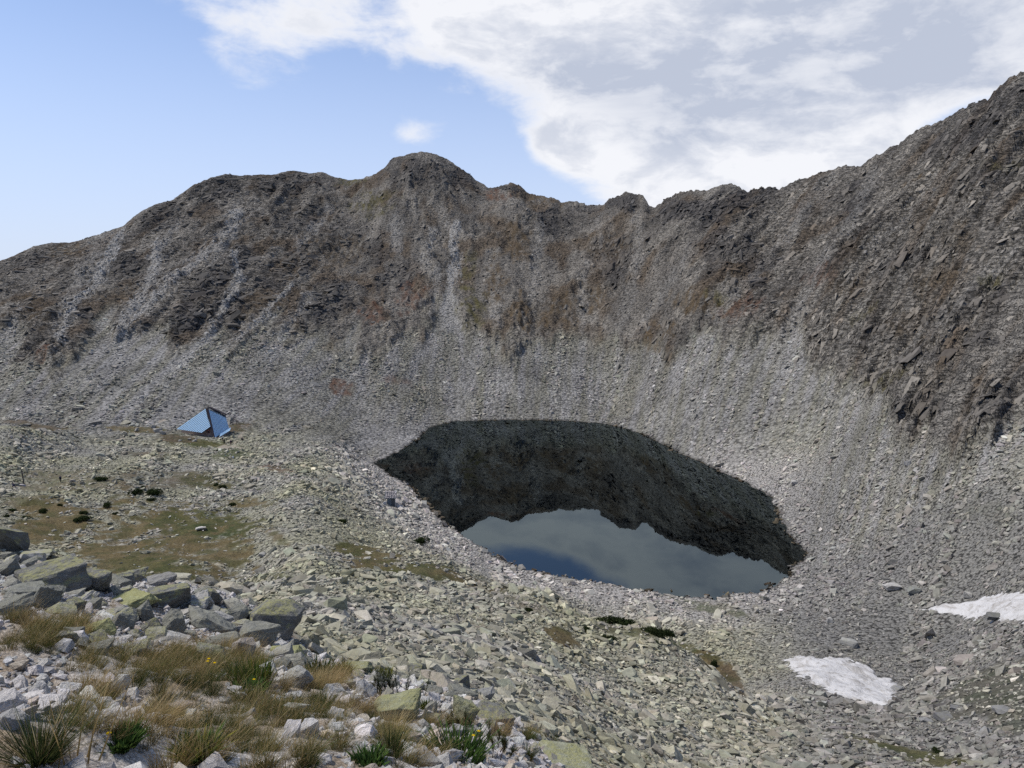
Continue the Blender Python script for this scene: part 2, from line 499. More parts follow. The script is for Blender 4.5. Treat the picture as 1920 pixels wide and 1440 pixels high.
def ground(x, y, full=False):
    """height of the ground at x, y (and the zones it belongs to)"""
    x = np.asarray(x, float)
    y = np.asarray(y, float)
    r = np.hypot(x, y)
    th = np.arctan2(x, y)
    R = np.interp(th, R_TH, R_R)
    RQ = np.interp(th, R_TH, R_Q)
    rr = np.minimum(r, R)
    q = base_q(np.clip(th, -TH_MAX, TH_MAX), np.maximum(rr, 1.25))
    # meet the crest line exactly
    qR = base_q(np.clip(th, -TH_MAX, TH_MAX), R)
    q = q + (RQ - qR) * sstep(rr, R - 70, R)
    z = EYE - q * np.maximum(rr, 1.25)
    px, py = project(x, y, z)
    over = np.maximum(r - R, 0)
    z = z - over * 0.62
    # behind the camera the hillside climbs
    bk = sstep(np.abs(th), math.radians(70), math.radians(125))
    z = z * (1 - bk) + bk * (EYE - 1.62 + 0.32 * np.minimum(np.maximum(r - 2, 0), 260) - 0.3 * np.maximum(r - 700, 0))
    z = np.where(r < 1.25, EYE - 1.62, z)
    # zones; the costly relief is worked out only where it is needed
    u, v = wall_uv(th, r, px)
    front = np.abs(th) < math.radians(60)
    w1 = sstep(r, 262, 300)
    wall = np.where(front, w1 + (1 - w1) * sstep(px, 1480, 1600) * sstep(r, 170, 186), 0.0)
    crag = np.zeros(x.shape)
    zc = np.zeros(x.shape)
    rib = np.zeros(x.shape)
    i = np.nonzero(wall > 0)[0]
    if len(i):
        ui, vi, pxi, Ri, rri = u[i], v[i], px[i], R[i], rr[i]
        bnd = np.interp(pxi, BND_X, BND_Y) + 46 * fbm(ui / 30, vi / 160, 2) + 24 * fbm(ui / 9, vi / 40, 3)
        cr = sstep(bnd - py[i], -14, 22) * wall[i]
        crag[i] = cr
        # rock wall relief: ribs along the fall line, then blocks
        rb = ridged(ui / 34, vi / 120, 3)
        rib[i] = rb
        blk = ridged(ui / 9.5 + 3, vi / 15, 3, 0.6)
        fine = ridged(ui / 2.9 + 9, vi / 3.6, 2, 0.6)
        edge = 1 - 0.75 * sstep(rri, Ri - 22, Ri - 2)
        slab = sstep(pxi, 1420, 1620)
        cross = (1.5 * th[i] * 500 - vi) / 1.8
        along = (th[i] * 500 + 1.5 * vi) / 1.8
        bed = ridged(cross / 6.0, along / 45, 3, 0.65)
        amp = cr * np.clip((rri - 20) / 330, 0.35, 1) * (0.55 + 0.45 * sstep(fbm(ui / 60, vi / 70, 2), -0.35, 0.3))
        zi = amp * edge * (3.4 * (rb - 0.3) + 2.1 * (1 - 0.55 * slab) * (blk - 0.4) + 0.55 * fine + 2.1 * slab * (bed - 0.4) + 0.5 * (1 - slab) * (bed - 0.4))
        jag = np.interp(pxi, [0, 300, 640, 700, 760, 900, 1000, 1130, 1450, 1600, 1700, 1950], [0.5, 0.4, 0.35, 0.6, 0.7, 1.0, 1.0, 1.5, 1.5, 0.9, 1.3, 1.4])
        zi = zi + sstep(rri, Ri - 16, Ri - 1) * jag * 0.75 * ridged(th[i] * 500 / 4.2, r[i] / 30, 3, 0.65)
        zi = zi + wall[i] * (1 - cr) * (0.35 * fbm(ui / 7, vi / 40, 2) + 0.16 * fbm(x[i] / 1.9, y[i] / 1.9, 2))
        zc[i] = zi
    scree = wall * (1 - crag)
    mid = sstep(r, 13, 30) * (1 - w1) * (1 - crag)
    i = np.nonzero(mid > 0)[0]
    if len(i):
        X, Y = x[i], y[i]
        zc[i] += mid[i] * (0.75 * fbm(X / 14, Y / 14, 2) * sstep(r[i], 30, 90) + 0.30 * fbm(X / 3.1, Y / 3.1, 3))
    nearw = 1 - sstep(r, 11, 22)
    i = np.nonzero(nearw > 0)[0]
    if len(i):
        X, Y = x[i], y[i]
        zc[i] += nearw[i] * (0.07 * fbm(X / 1.1, Y / 1.1, 3) + 0.022 * fbm(X / 0.22, Y / 0.22, 2)) * sstep(r[i], 1.2, 2.5)
    sd = np.full(x.shape, 99.0)
    i = np.nonzero((r > 120) & (r < 420) & front)[0]
    if len(i):
        X, Y = x[i], y[i]
        s_ = poly_sd(X, Y, LAKE) + 1.2 * fbm(X / 6, Y / 6, 2) + 0.5 * fbm(X / 1.6, Y / 1.6, 2)
        sd[i] = s_
        zz_ = z[i] + zc[i] * (0.12 + 0.88 * sstep(s_, 0.5, 16))
        zin = np.maximum(-0.05 + 0.34 * s_, -9.0 + 0.02 * s_) + 0.18 * fbm(X / 2.2, Y / 2.2, 2)
        zout = np.maximum(zz_, 0.10 + 0.09 * np.minimum(s_, 12) + 0.1 * fbm(X / 1.7, Y / 1.7, 2))
        zout = np.where(s_ < 8, np.minimum(zout, 0.12 + 0.62 * np.maximum(s_, 0)), zout)
        z[i] = np.where(s_ < 14, np.where(s_ < 0, zin, zout), zz_)
        zc[i] = 0
    z = z + zc
    if not full:
        return z
    return z, dict(px=px, py=py, r=r, th=th, u=u, v=v, crag=crag, wall=wall, scree=scree, sd=sd, near=nearw, R=R, over=over, rib=rib)


def gz(x, y):
    return float(ground(np.array([x]), np.array([y]))[0])


_hit_t = np.exp(np.linspace(math.log(1.5), math.log(780), 2600))


def hit(px, py, rmin=0.0):
    """first point where the ray through a photo pixel meets the ground"""
    d = px_dir(px, py)
    h = math.hypot(d[0], d[1])
    t = _hit_t[_hit_t > rmin] / h
    X, Y, Z = d[0] * t, d[1] * t, EYE + d[2] * t
    g = ground(X, Y)
    k = np.nonzero(Z <= g)[0]
    i = k[0] if len(k) else len(t) - 1
    if i > 0:
        a = Z[i - 1] - g[i - 1]
        b = g[i] - Z[i]
        f = a / (a + b + 1e-9) if a > 0 else 1.0
        tt = t[i - 1] + (t[i] - t[i - 1]) * f
    else:
        tt = t[i]
    return Vector((d[0] * tt, d[1] * tt, gz(d[0] * tt, d[1] * tt)))

# ------------------------------------------------------------------ what grows or lies where
# patches: (px, py, rx, ry, tilt, colour, strength), seen far from the camera (beyond 40 m)
BROWN = (0.120, 0.092, 0.042)
OLIVE = (0.085, 0.078, 0.028)
GREEN = (0.052, 0.062, 0.020)
RUST = (0.115, 0.062, 0.040)
HEATH = (0.100, 0.075, 0.046)
SAND = (0.30, 0.262, 0.212)
MEADOW = [
    (300, 985, 150, 50, 0.05, BROWN, 1.1), (370, 985, 95, 35, 0.0, OLIVE, 1.2), (395, 1000, 60, 18, 0.0, GREEN, 1.0), (190, 1040, 60, 18, 0.1, GREEN, 1.3),
    (250, 1050, 190, 42, 0.1, BROWN, 1.1), (330, 1075, 110, 30, 0.1, OLIVE, 1.0), (110, 975, 70, 30, 0.05, BROWN, 1.2), (60, 1000, 60, 25, 0, BROWN, 0.9),
    (400, 1045, 80, 45, 0.2, BROWN, 0.9), (130, 905, 130, 22, -0.02, BROWN, 0.6), (330, 900, 110, 18, 0.0, HEATH, 0.75), (60, 940, 60, 14, 0, BROWN, 0.7),
    (390, 905, 80, 14, 0.05, OLIVE, 0.7), (455, 940, 60, 10, 0.1, BROWN, 0.8), (520, 880, 30, 9, 0.1, RUST, 0.8), (250, 805, 60, 8, -0.05, BROWN, 0.9), (370, 832, 55, 10, 0.05, OLIVE, 1.0),
    (430, 850, 40, 9, 0.0, GREEN, 0.8), (330, 822, 40, 8, 0, HEATH, 1.0), (270, 850, 50, 9, 0.05, HEATH, 0.8), (60, 797, 70, 6, 0.1, HEATH, 0.9), (440, 805, 35, 10, -0.2, HEATH, 1.0),
    (700, 1045, 85, 20, 0.16, BROWN, 1.0), (800, 1070, 100, 20, 0.22, OLIVE, 0.95), (870, 1088, 62, 12, 0.25, BROWN, 0.9), (650, 1030, 30, 12, 0.1, OLIVE, 0.8), (520, 1010, 30, 12, 0.4, BROWN, 0.8), (540, 1085, 35, 9, 0, OLIVE, 0.8),
    (1045, 1192, 28, 16, 0.5, BROWN, 1.1), (1150, 1180, 60, 10, 0.15, HEATH, 0.8), (1290, 1215, 55, 12, 0.35, OLIVE, 0.9), (1340, 1245, 45, 14, 0.7, BROWN, 1.1), (1375, 1280, 40, 12, 0.8, HEATH, 0.9),
    (1200, 1195, 40, 8, 0.2, OLIVE, 0.7), (1340, 1140, 60, 12, 0.1, OLIVE, 0.6), (1880, 1290, 110, 55, -0.4, (0.082, 0.075, 0.052), 0.72), (1900, 1350, 70, 40, 0.0, (0.09, 0.085, 0.06), 0.6), (1720, 1415, 110, 16, 0.2, OLIVE, 0.9), (1600, 1440, 60, 12, 0.2, HEATH, 0.6),
    (1850, 960, 80, 30, 0, OLIVE, 0.18), (1000, 1145, 60, 10, 0.2, HEATH, 0.5), (930, 1115, 60, 10, 0.2, HEATH, 0.6),
]
HEIGHTS = [
    # on the wall
    (640, 726, 26, 12, 0.1, RUST, 1.1), (740, 712, 30, 10, 0.2, RUST, 0.5), (82, 672, 16, 9, -0.6, RUST, 1.2), (1225, 640, 34, 24, -0.4, HEATH, 1.0), (700, 600, 26, 24, 0.4, RUST, 0.8),
    (890, 590, 30, 36, 0.1, OLIVE, 1.0), (985, 600, 30, 34, 0.1, HEATH, 1.0), (1060, 590, 32, 34, 0.1, HEATH, 0.9), (930, 540, 26, 40, 0.1, HEATH, 0.8), (880, 520, 18, 40, 0.1, OLIVE, 0.6), (975, 460, 22, 40, 0.1, HEATH, 0.9),
    (1120, 560, 28, 30, 0.1, HEATH, 0.8), (1310, 580, 60, 26, 0.1, HEATH, 1.0), (1390, 585, 40, 24, 0.1, RUST, 0.7), (1350, 570, 30, 14, 0.1, OLIVE, 0.7), (700, 390, 45, 24, -0.3, OLIVE, 0.8), (655, 345, 30, 9, 0.0, OLIVE, 1.2),
    (770, 560, 30, 30, 0.1, RUST, 0.7), (640, 480, 60, 30, -0.3, HEATH, 0.6), (480, 580, 60, 26, -0.4, HEATH, 0.6), (560, 500, 50, 26, -0.4, HEATH, 0.6), (120, 480, 36, 16, -0.2, HEATH, 1.0), (60, 590, 40, 40, -0.4, HEATH, 0.7),
    (230, 560, 50, 24, -0.5, HEATH, 0.6), (1540, 530, 30, 18, -0.4, RUST, 0.7), (1600, 560, 50, 22, -0.3, HEATH, 0.6), (1700, 620, 60, 20, -0.3, HEATH, 0.5), (1760, 540, 60, 20, -0.4, HEATH, 0.6), (1860, 540, 30, 12, -0.3, OLIVE, 0.8),
    (1660, 730, 40, 14, -0.1, OLIVE, 0.8), (1740, 735, 40, 14, -0.1, OLIVE, 0.9), (1610, 610, 30, 12, -0.3, OLIVE, 0.6), (1710, 350, 20, 9, 0, HEATH, 0.8), (1880, 330, 40, 12, -0.2, OLIVE, 0.7), (1150, 470, 60, 30, 0.2, HEATH, 0.5), (1450, 470, 40, 30, -0.5, HEATH, 0.4),
    (1800, 470, 60, 24, -0.4, HEATH, 0.5), (1900, 740, 30, 14, -0.1, RUST, 0.6), (930, 375, 26, 14, 0.3, RUST, 0.8), (1030, 385, 40, 10, 0.1, HEATH, 0.8),
]
CHUTES = [
    ([(228, 440), (205, 490), (168, 550), (130, 600), (112, 640)], 13, 1.0), ([(190, 450), (170, 500), (130, 570)], 22, 0.45), ([(445, 400), (432, 440), (405, 475), (340, 525), (262, 600), (215, 660)], 13, 0.9),
    ([(296, 468), (290, 510), (268, 560), (225, 625)], 13, 0.9), ([(385, 470), (345, 520), (295, 560)], 9, 0.7), ([(440, 490), (452, 540), (425, 585), (385, 640), (330, 690)], 10, 0.95),
    ([(545, 555), (510, 585), (455, 630), (400, 680)], 8, 0.9), ([(585, 565), (540, 620), (500, 660)], 12, 0.55), ([(852, 435), (852, 500), (842, 555), (846, 615)], 13, 1.0), ([(812, 440), (800, 500)], 9, 0.6),
    ([(740, 420), (745, 470)], 14, 0.5), ([(1010, 440), (1003, 500), (1000, 560)], 9, 0.6), ([(925, 570), (935, 620)], 10, 0.5), ([(1100, 500), (1090, 620)], 9, 0.5), ([(1190, 400), (1200, 450), (1190, 540), (1160, 620)], 10, 0.5),
    ([(1300, 480), (1240, 560), (1190, 650)], 11, 0.5), ([(1560, 340), (1500, 420), (1420, 520), (1340, 600)], 15, 0.6), ([(1640, 330), (1600, 420), (1540, 500), (1480, 620), (1440, 680)], 12, 0.6), ([(1500, 600), (1470, 640), (1440, 690)], 18, 0.8),
    ([(1780, 320), (1700, 430), (1620, 500)], 12, 0.5), ([(1900, 480), (1820, 560), (1740, 640)], 12, 0.5), ([(40, 600), (10, 640)], 9, 0.7), ([(480, 400), (450, 430), (395, 510)], 8, 0.5), ([(620, 400), (560, 470)], 9, 0.5), ([(330, 430), (300, 470)], 9, 0.5),
    ([(1120, 420), (1130, 500)], 9, 0.4), ([(820, 520), (810, 600)], 9, 0.5),
]
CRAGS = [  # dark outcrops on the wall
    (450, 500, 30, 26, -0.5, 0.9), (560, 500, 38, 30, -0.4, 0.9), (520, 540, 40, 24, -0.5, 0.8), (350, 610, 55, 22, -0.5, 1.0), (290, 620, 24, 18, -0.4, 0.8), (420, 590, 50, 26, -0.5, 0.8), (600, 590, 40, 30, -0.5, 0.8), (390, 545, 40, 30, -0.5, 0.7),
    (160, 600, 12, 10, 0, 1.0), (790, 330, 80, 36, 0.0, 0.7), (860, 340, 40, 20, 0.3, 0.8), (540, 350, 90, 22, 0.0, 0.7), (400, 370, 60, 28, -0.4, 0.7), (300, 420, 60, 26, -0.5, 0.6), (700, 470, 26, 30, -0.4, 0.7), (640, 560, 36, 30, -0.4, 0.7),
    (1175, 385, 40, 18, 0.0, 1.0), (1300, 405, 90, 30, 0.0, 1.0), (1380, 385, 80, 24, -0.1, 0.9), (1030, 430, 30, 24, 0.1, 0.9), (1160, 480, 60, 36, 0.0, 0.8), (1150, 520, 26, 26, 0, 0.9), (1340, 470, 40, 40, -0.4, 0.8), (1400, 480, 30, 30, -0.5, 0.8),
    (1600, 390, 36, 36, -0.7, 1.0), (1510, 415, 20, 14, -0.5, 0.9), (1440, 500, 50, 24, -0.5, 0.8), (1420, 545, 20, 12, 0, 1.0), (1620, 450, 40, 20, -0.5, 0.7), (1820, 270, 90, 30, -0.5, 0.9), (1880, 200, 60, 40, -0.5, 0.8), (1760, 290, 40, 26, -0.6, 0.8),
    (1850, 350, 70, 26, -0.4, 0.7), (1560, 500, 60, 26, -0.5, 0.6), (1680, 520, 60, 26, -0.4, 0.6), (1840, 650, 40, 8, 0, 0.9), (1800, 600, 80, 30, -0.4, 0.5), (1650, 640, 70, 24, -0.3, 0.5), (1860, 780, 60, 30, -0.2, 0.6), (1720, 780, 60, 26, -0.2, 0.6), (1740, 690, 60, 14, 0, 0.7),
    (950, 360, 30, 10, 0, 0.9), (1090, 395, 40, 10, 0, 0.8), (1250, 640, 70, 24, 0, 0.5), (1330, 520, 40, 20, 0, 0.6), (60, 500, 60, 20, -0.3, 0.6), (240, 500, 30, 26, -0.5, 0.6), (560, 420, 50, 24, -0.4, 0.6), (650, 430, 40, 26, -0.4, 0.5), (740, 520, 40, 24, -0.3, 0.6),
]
SANDY = [([(410, 842), (420, 837), (440, 837), (452, 841)], 5.0), ([(436, 834), (455, 812), (464, 800)], 2.2), ([(215, 825), (250, 816), (262, 812)], 1.5), ([(290, 792), (330, 784)], 1.0)]
SNOW_PX = [
    [(1476, 1237), (1490, 1231), (1520, 1233), (1555, 1234), (1588, 1232), (1600, 1242), (1628, 1250), (1645, 1265), (1668, 1272), (1682, 1285), (1676, 1300), (1668, 1316), (1664, 1330), (1640, 1322), (1600, 1314), (1570, 1303), (1545, 1290), (1518, 1278), (1492, 1260)],
    [(1722, 1143), (1768, 1132), (1815, 1127), (1855, 1118), (1885, 1113), (1930, 1112), (1990, 1108), (2030, 1130), (1990, 1160), (1920, 1168), (1870, 1162), (1840, 1158), (1800, 1155), (1760, 1147)],
]


def ell(px, py, e, wob):
    dx = px - e[0]
    dy = py - e[1]
    c, s = math.cos(e[4]), math.sin(e[4])
    a = (dx * c + dy * s) / e[2]
    b = (-dx * s + dy * c) / e[3]
    return 1 - sstep(np.sqrt(a * a + b * b) + wob, 0.55, 1.15)


def lerp(a, b, t):
    return a + (np.asarray(b) - a) * t[:, None]


def wall_zones(col, px, py, r, U, V_, crag, wall, over, n20):
    N = len(px)
    sc = wall * (1 - crag)
    st = fbm(U / 7, V_ / 70, 3)
    far = lerp(np.broadcast_to(np.array([0.190, 0.184, 0.155]), (N, 3)).copy(), np.array([0.235, 0.230, 0.222]), np.clip(0.5 + 1.1 * st, 0, 1))
    far = far * (1 + 0.25 * np.clip(n20, -1, 1))[:, None]
    col = lerp(col, far, sc)
    wn = fbm(U / 18, V_ / 45, 4, 0.6)
    rock = lerp(np.broadcast_to(np.array([0.120, 0.114, 0.106]), (N, 3)).copy(), np.array([0.215, 0.205, 0.188]), np.clip(0.45 + 1.0 * wn, 0, 1))
    rock = lerp(rock, np.array([0.095, 0.070, 0.046]), np.clip(fbm(U / 22 + 7, V_ / 45, 4) * 1.6 - 0.08, 0, 0.72))
    slab = sstep(px, 1450, 1650) * sstep(py, 330, 560)
    rock = lerp(rock, np.array([0.180, 0.175, 0.165]), slab * np.clip(0.5 + wn, 0, 1) * 0.8)
    rock = np.where((over > 4)[:, None], np.array([0.15, 0.14, 0.12]), rock)
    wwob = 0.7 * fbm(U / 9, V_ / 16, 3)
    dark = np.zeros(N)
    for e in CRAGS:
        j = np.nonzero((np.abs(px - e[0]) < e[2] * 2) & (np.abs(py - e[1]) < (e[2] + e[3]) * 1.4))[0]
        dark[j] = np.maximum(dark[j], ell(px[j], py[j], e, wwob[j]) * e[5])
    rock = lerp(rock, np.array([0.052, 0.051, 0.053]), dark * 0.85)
    turf = np.zeros(N)
    speck = np.clip(0.62 + 1.0 * fbm(U / 3, V_ / 8, 2), 0, 1)
    for e in HEIGHTS:
        R_ = max(e[2], e[3]) * 2
        j = np.nonzero((np.abs(px - e[0]) < R_) & (np.abs(py - e[1]) < R_) & (r > 250))[0]
        k = np.clip(ell(px[j], py[j], e, wwob[j]) * e[6] * 1.1, 0, 0.92) * speck[j]
        rock[j] = lerp(rock[j], np.array(e[5]), k)
        col[j] = lerp(col[j], np.array(e[5]), k * (1 - crag[j]))
        turf[j] = np.maximum(turf[j], k)
    rock = rock * np.array([1.03, 1.0, 0.95])
    col = lerp(col, rock, crag)
    chute = np.zeros(N)
    wig = 9 * fbm(U / 6, V_ / 20, 3, 0.65) + 6 * fbm(U / 1.6, V_ / 2.5, 3, 0.7)
    for pl, wd, k in CHUTES:
        q = np.array(pl)
        lo, hi = q.min(0) - wd * 2.5, q.max(0) + wd * 2.5
        j = np.nonzero((px > lo[0]) & (px < hi[0]) & (py > lo[1]) & (py < hi[1]))[0]
        d = line_d(px[j], py[j], pl) + wig[j]
        chute[j] = np.maximum(chute[j], (1 - sstep(d, wd * 0.25, wd * 1.2)) * k)
    chute *= np.interp(px, [0, 860, 1000, 1920], [1.0, 1.0, 0.6, 0.6])
    col = lerp(col, np.array([0.285, 0.277, 0.260]), chute * 0.95)
    return col, dark, turf * (1 - chute), chute


def zones(x, y, m):
    """colour of the ground and how much turf, sand or bare rock it carries"""
    px, py, r = m['px'], m['py'], m['r']
    N = len(x)
    col = np.empty((N, 3))
    n20 = fbm(x / 20, y / 20, 4)
    n5 = fbm(x / 5 + 40, y / 5, 3)
    wob = 0.60 * fbm(x / 11, y / 11, 3) + 0.55 * fbm(x / 2.6, y / 2.6, 4, 0.65)
    # talus: lichen green on the old blocks, paler by the water, grey in the basin
    lich = np.array([0.275, 0.268, 0.195])
    grey = np.array([0.262, 0.255, 0.240])
    pale = np.array([0.355, 0.338, 0.325])
    col[:] = lich
    col = lerp(col, grey, np.clip(0.45 + 0.9 * n20, 0, 1) * 0.75)
    shore = (1 - sstep(m['sd'] + 9 * n20, 6, 30)) * (r > 120) * (r < 420)
    col = lerp(col, pale, shore * 0.8)
    basin = sstep(px, 1380, 1560) * sstep(py, 850, 950)
    col = lerp(col, np.array([0.178, 0.174, 0.168]), basin * 0.85)  # grey stone, dimmed over the lower right: shade put into the colour
    # the wall and its scree aprons
    dark = np.zeros(N)
    turf = np.zeros(N)
    chute = np.zeros(N)
    i = np.nonzero(m['wall'] > 0.02)[0]
    if len(i):
        ci, dark[i], turf[i], chute[i] = wall_zones(col[i], px[i], py[i], r[i], m['u'][i], m['v'][i], m['crag'][i], m['wall'][i], m['over'][i], n20[i])
        col[i] = ci
    # turf on the valley floor
    gr = np.zeros(N)
    ok = (r > 40) & (r < 330) & (m['crag'] < 0.3)
    for e in MEADOW:
        R_ = max(e[2], e[3]) * 2
        j = np.nonzero(ok & (np.abs(px - e[0]) < R_) & (np.abs(py - e[1]) < R_) & (m['sd'] > 2))[0]
        k = np.clip(ell(px[j], py[j], e, wob[j]) * e[6], 0, 0.97)
        col[j] = lerp(col[j], np.array(e[5]), k)
        gr[j] = np.maximum(gr[j], k)
    col = lerp(col, col * np.array([0.62, 0.74, 0.60]), gr * np.clip(0.3 + 1.6 * fbm(x / 4, y / 4, 3), 0, 1))
    sand = np.zeros(N)
    for pl, wd in SANDY:
        q = np.array(pl)
        j = np.nonzero(ok & (px > q[:, 0].min() - 20) & (px < q[:, 0].max() + 20) & (py > q[:, 1].min() - 20) & (py < q[:, 1].max() + 20))[0]
        d = line_d(px[j], py[j], pl) + 3.2 * n5[j] + 1.2
        sand[j] = np.maximum(sand[j], 1 - sstep(d, wd * 0.6, wd * 1.4))
    col = lerp(col, np.array(SAND), sand)
    gr *= 1 - sand
    # foreground shelf: pale granite grit, tan soil under the grass
    nr = 1 - sstep(r, 9.5, 15)
    rim = shelf(px, py)
    grit = lerp(np.broadcast_to(np.array([0.50, 0.475, 0.44]), (N, 3)).copy(), np.array([0.27, 0.215, 0.155]), np.clip(0.45 + 1.3 * fbm(x / 0.8, y / 0.8, 4), 0, 1))
    col = lerp(col, grit, nr * rim)
    # bed of the lake
    bed = ((m['sd'] < 0) & (r > 120) & (r < 420)).astype(float)
    col = lerp(col, np.array([0.115, 0.095, 0.065]), bed)
    wet = (1 - sstep(np.abs(m['sd']), 0.2, 1.3)) * (r > 120) * (r < 420)
    col *= (1 - 0.45 * wet)[:, None]
    return np.clip(col, 0.005, 0.9), dict(gr=gr, turf=turf, sand=sand, chute=chute, dark=dark, shore=shore, basin=basin, bed=bed, shelf=nr * rim)


SHELF_X = [-400, 0, 60, 160, 300, 420, 520, 570, 620, 700, 860, 960, 1010, 1060, 1100, 1500]
SHELF_Y = [1000, 1030, 1040, 1080, 1085, 1110, 1160, 1215, 1245, 1262, 1302, 1345, 1390, 1430, 1450, 1700]


def shelf(px, py):
    return sstep(py - np.interp(px, SHELF_X, SHELF_Y), -6, 10)


# ------------------------------------------------------------------ object helpers
def link(o, parent=None):
    C.objects.link(o)
    if parent is not None:
        o.parent = parent
    return o


def tag(o, label=None, cat=None, group=None, kind=None):
    if label:
        o['label'] = label
    if cat:
        o['category'] = cat
    if group:
        o['group'] = group
    if kind:
        o['kind'] = kind
    return o


def mesh_np(name, verts, faces, smooth=False):
    """mesh from numpy arrays; faces of one size"""
    me = D.meshes.new(name)
    verts = np.asarray(verts, np.float32)
    faces = np.asarray(faces, np.int32)
    k = faces.shape[1]
    me.vertices.add(len(verts))
    me.vertices.foreach_set('co', verts.ravel())
    me.loops.add(faces.size)
    me.loops.foreach_set('vertex_index', faces.ravel())
    me.polygons.add(len(faces))
    me.polygons.foreach_set('loop_start', np.arange(0, faces.size, k, dtype=np.int32))
    me.polygons.foreach_set('loop_total', np.full(len(faces), k, np.int32))
    me.polygons.foreach_set('use_smooth', np.full(len(faces), smooth, bool))
    me.update(calc_edges=True)
    return me


def col_attr(me, name, rgb):
    a = me.attributes.new(name, 'FLOAT_COLOR', 'POINT')
    v = np.ones((len(rgb), 4), np.float32)
    v[:, :3] = rgb
    a.data.foreach_set('color', v.ravel())


def mat(name):
    m = D.materials.new(name)
    m.use_nodes = True
    return m, NT(m.node_tree)


def finish(t, color, rough=0.9, bump=None, bstr=0.5, bdist=0.1, spec=0.25, extra=None):
    p = t.add('ShaderNodeBsdfPrincipled')
    t.val(p.inputs['Base Color'], color if isinstance(color, bpy.types.NodeSocket) else (*color, 1))
    t.val(p.inputs['Roughness'], rough)
    p.inputs['Specular IOR Level'].default_value = spec
    if bump is not None:
        b = t.add('ShaderNodeBump')
        b.inputs['Strength'].default_value = bstr
        b.inputs['Distance'].default_value = bdist
        t.link(bump, b.inputs['Height'])
        t.link(b.outputs[0], p.inputs['Normal'])
    o = t.add('ShaderNodeOutputMaterial')
    t.link(p.outputs[0], o.inputs[0])
    return p


# ------------------------------------------------------------------ ground material
def ground_mat(name, cell, fine, crack, bd, slant=False):
    m, t = mat(name)
    at = t.add('ShaderNodeAttribute', attribute_name='col')
    zn = t.add('ShaderNodeAttribute', attribute_name='zone')      # r rocky, g turf, b smooth
    zs = t.add('ShaderNodeSeparateColor')
    t.link(zn.outputs['Color'], zs.inputs[0])
    tcn = t.add('ShaderNodeTexCoord')
    pos = tcn.outputs['Object']
    v1 = t.voronoi(pos, 1.0 / cell)
    s1 = t.add('ShaderNodeSeparateColor')
    t.link(v1.outputs['Color'], s1.inputs[0])
    nz = t.noise(pos, fine, 4, 0.65)
    rocky = zs.outputs[0]
    tus = t.math('MULTIPLY', t.lin(t.noise(pos, fine * 0.55, 3, 0.7), 0.3, 0.7, -0.55, 0.45), zs.outputs[1])
    if slant:
        mpn = t.add('ShaderNodeMapping')
        mpn.inputs['Rotation'].default_value = (0, math.radians(46), 0)
        mpn.inputs['Scale'].default_value = (0.16, 0.45, 1.0)
        t.link(pos, mpn.inputs['Vector'])
        sl = t.noise(mpn.outputs[0], 0.55, 5, 0.68)
        crk = t.voronoi(t.vmath('ADD', mpn.outputs[0], t.vmath('SCALE', (1.0, 1.0, 1.0), scale=t.math('MULTIPLY', nz, 0.5))), 0.62, 'DISTANCE_TO_EDGE')
        crk = t.math('MULTIPLY', t.smooth(crk.outputs['Distance'], 0.0, 0.10, 1.0, 0.0), zs.outputs[2])
        tus = t.math('ADD', tus, t.math('MULTIPLY', t.lin(sl, 0.32, 0.68, -0.48, 0.48), zs.outputs[2]))
    vr = 0.24 if slant else 0.36
    var = t.lin(s1.outputs[0], 0, 1, -vr, vr)
    k = t.math('ADD', t.math('MULTIPLY', var, rocky), 1.0)
    k = t.math('MULTIPLY', k, t.lin(nz, 0.28, 0.72, 0.74, 1.26))
    k = t.math('MULTIPLY', k, t.math('ADD', tus, 1.0))
    # joints between the stones are darker
    gap = t.smooth(v1.outputs['Distance'], 0.45, 0.75)
    k = t.math('MULTIPLY', k, t.math('SUBTRACT', 1.0, t.math('MULTIPLY', gap, t.math('MULTIPLY', rocky, crack))))
    c = t.mix(1.0, at.outputs['Color'], t.vmath('SCALE', (1, 1, 1), scale=k), 'MULTIPLY')
    hgt = t.math('SUBTRACT', t.math('MULTIPLY', nz, 0.7), t.math('MULTIPLY', v1.outputs['Distance'], t.math('MULTIPLY', rocky, 0.9)))
    if slant:
        k = t.math('MULTIPLY', k, t.math('SUBTRACT', 1.0, t.math('MULTIPLY', crk, 0.45)))
        c = t.mix(1.0, at.outputs['Color'], t.vmath('SCALE', (1, 1, 1), scale=k), 'MULTIPLY')
        hgt = t.math('SUBTRACT', hgt, t.math('MULTIPLY', crk, 0.8))
        hgt = t.math('ADD', hgt, t.math('MULTIPLY', sl, t.math('MULTIPLY', zs.outputs[2], 2.2)))
    hgt = t.math('ADD', hgt, t.math('MULTIPLY', s1.outputs[1], t.math('MULTIPLY', rocky, 0.5)))
    finish(t, c, 0.92, hgt, 0.9, bd, 0.2)
    return m


M_GROUND = ground_mat('talus_ground', 0.55, 5.0, 0.75, 0.3, True)
M_WALL = ground_mat('cirque_rock', 1.4, 1.6, 0.55, 0.9, True)
M_SHELF = ground_mat('granite_grit', 0.011, 120.0, 0.3, 0.003)

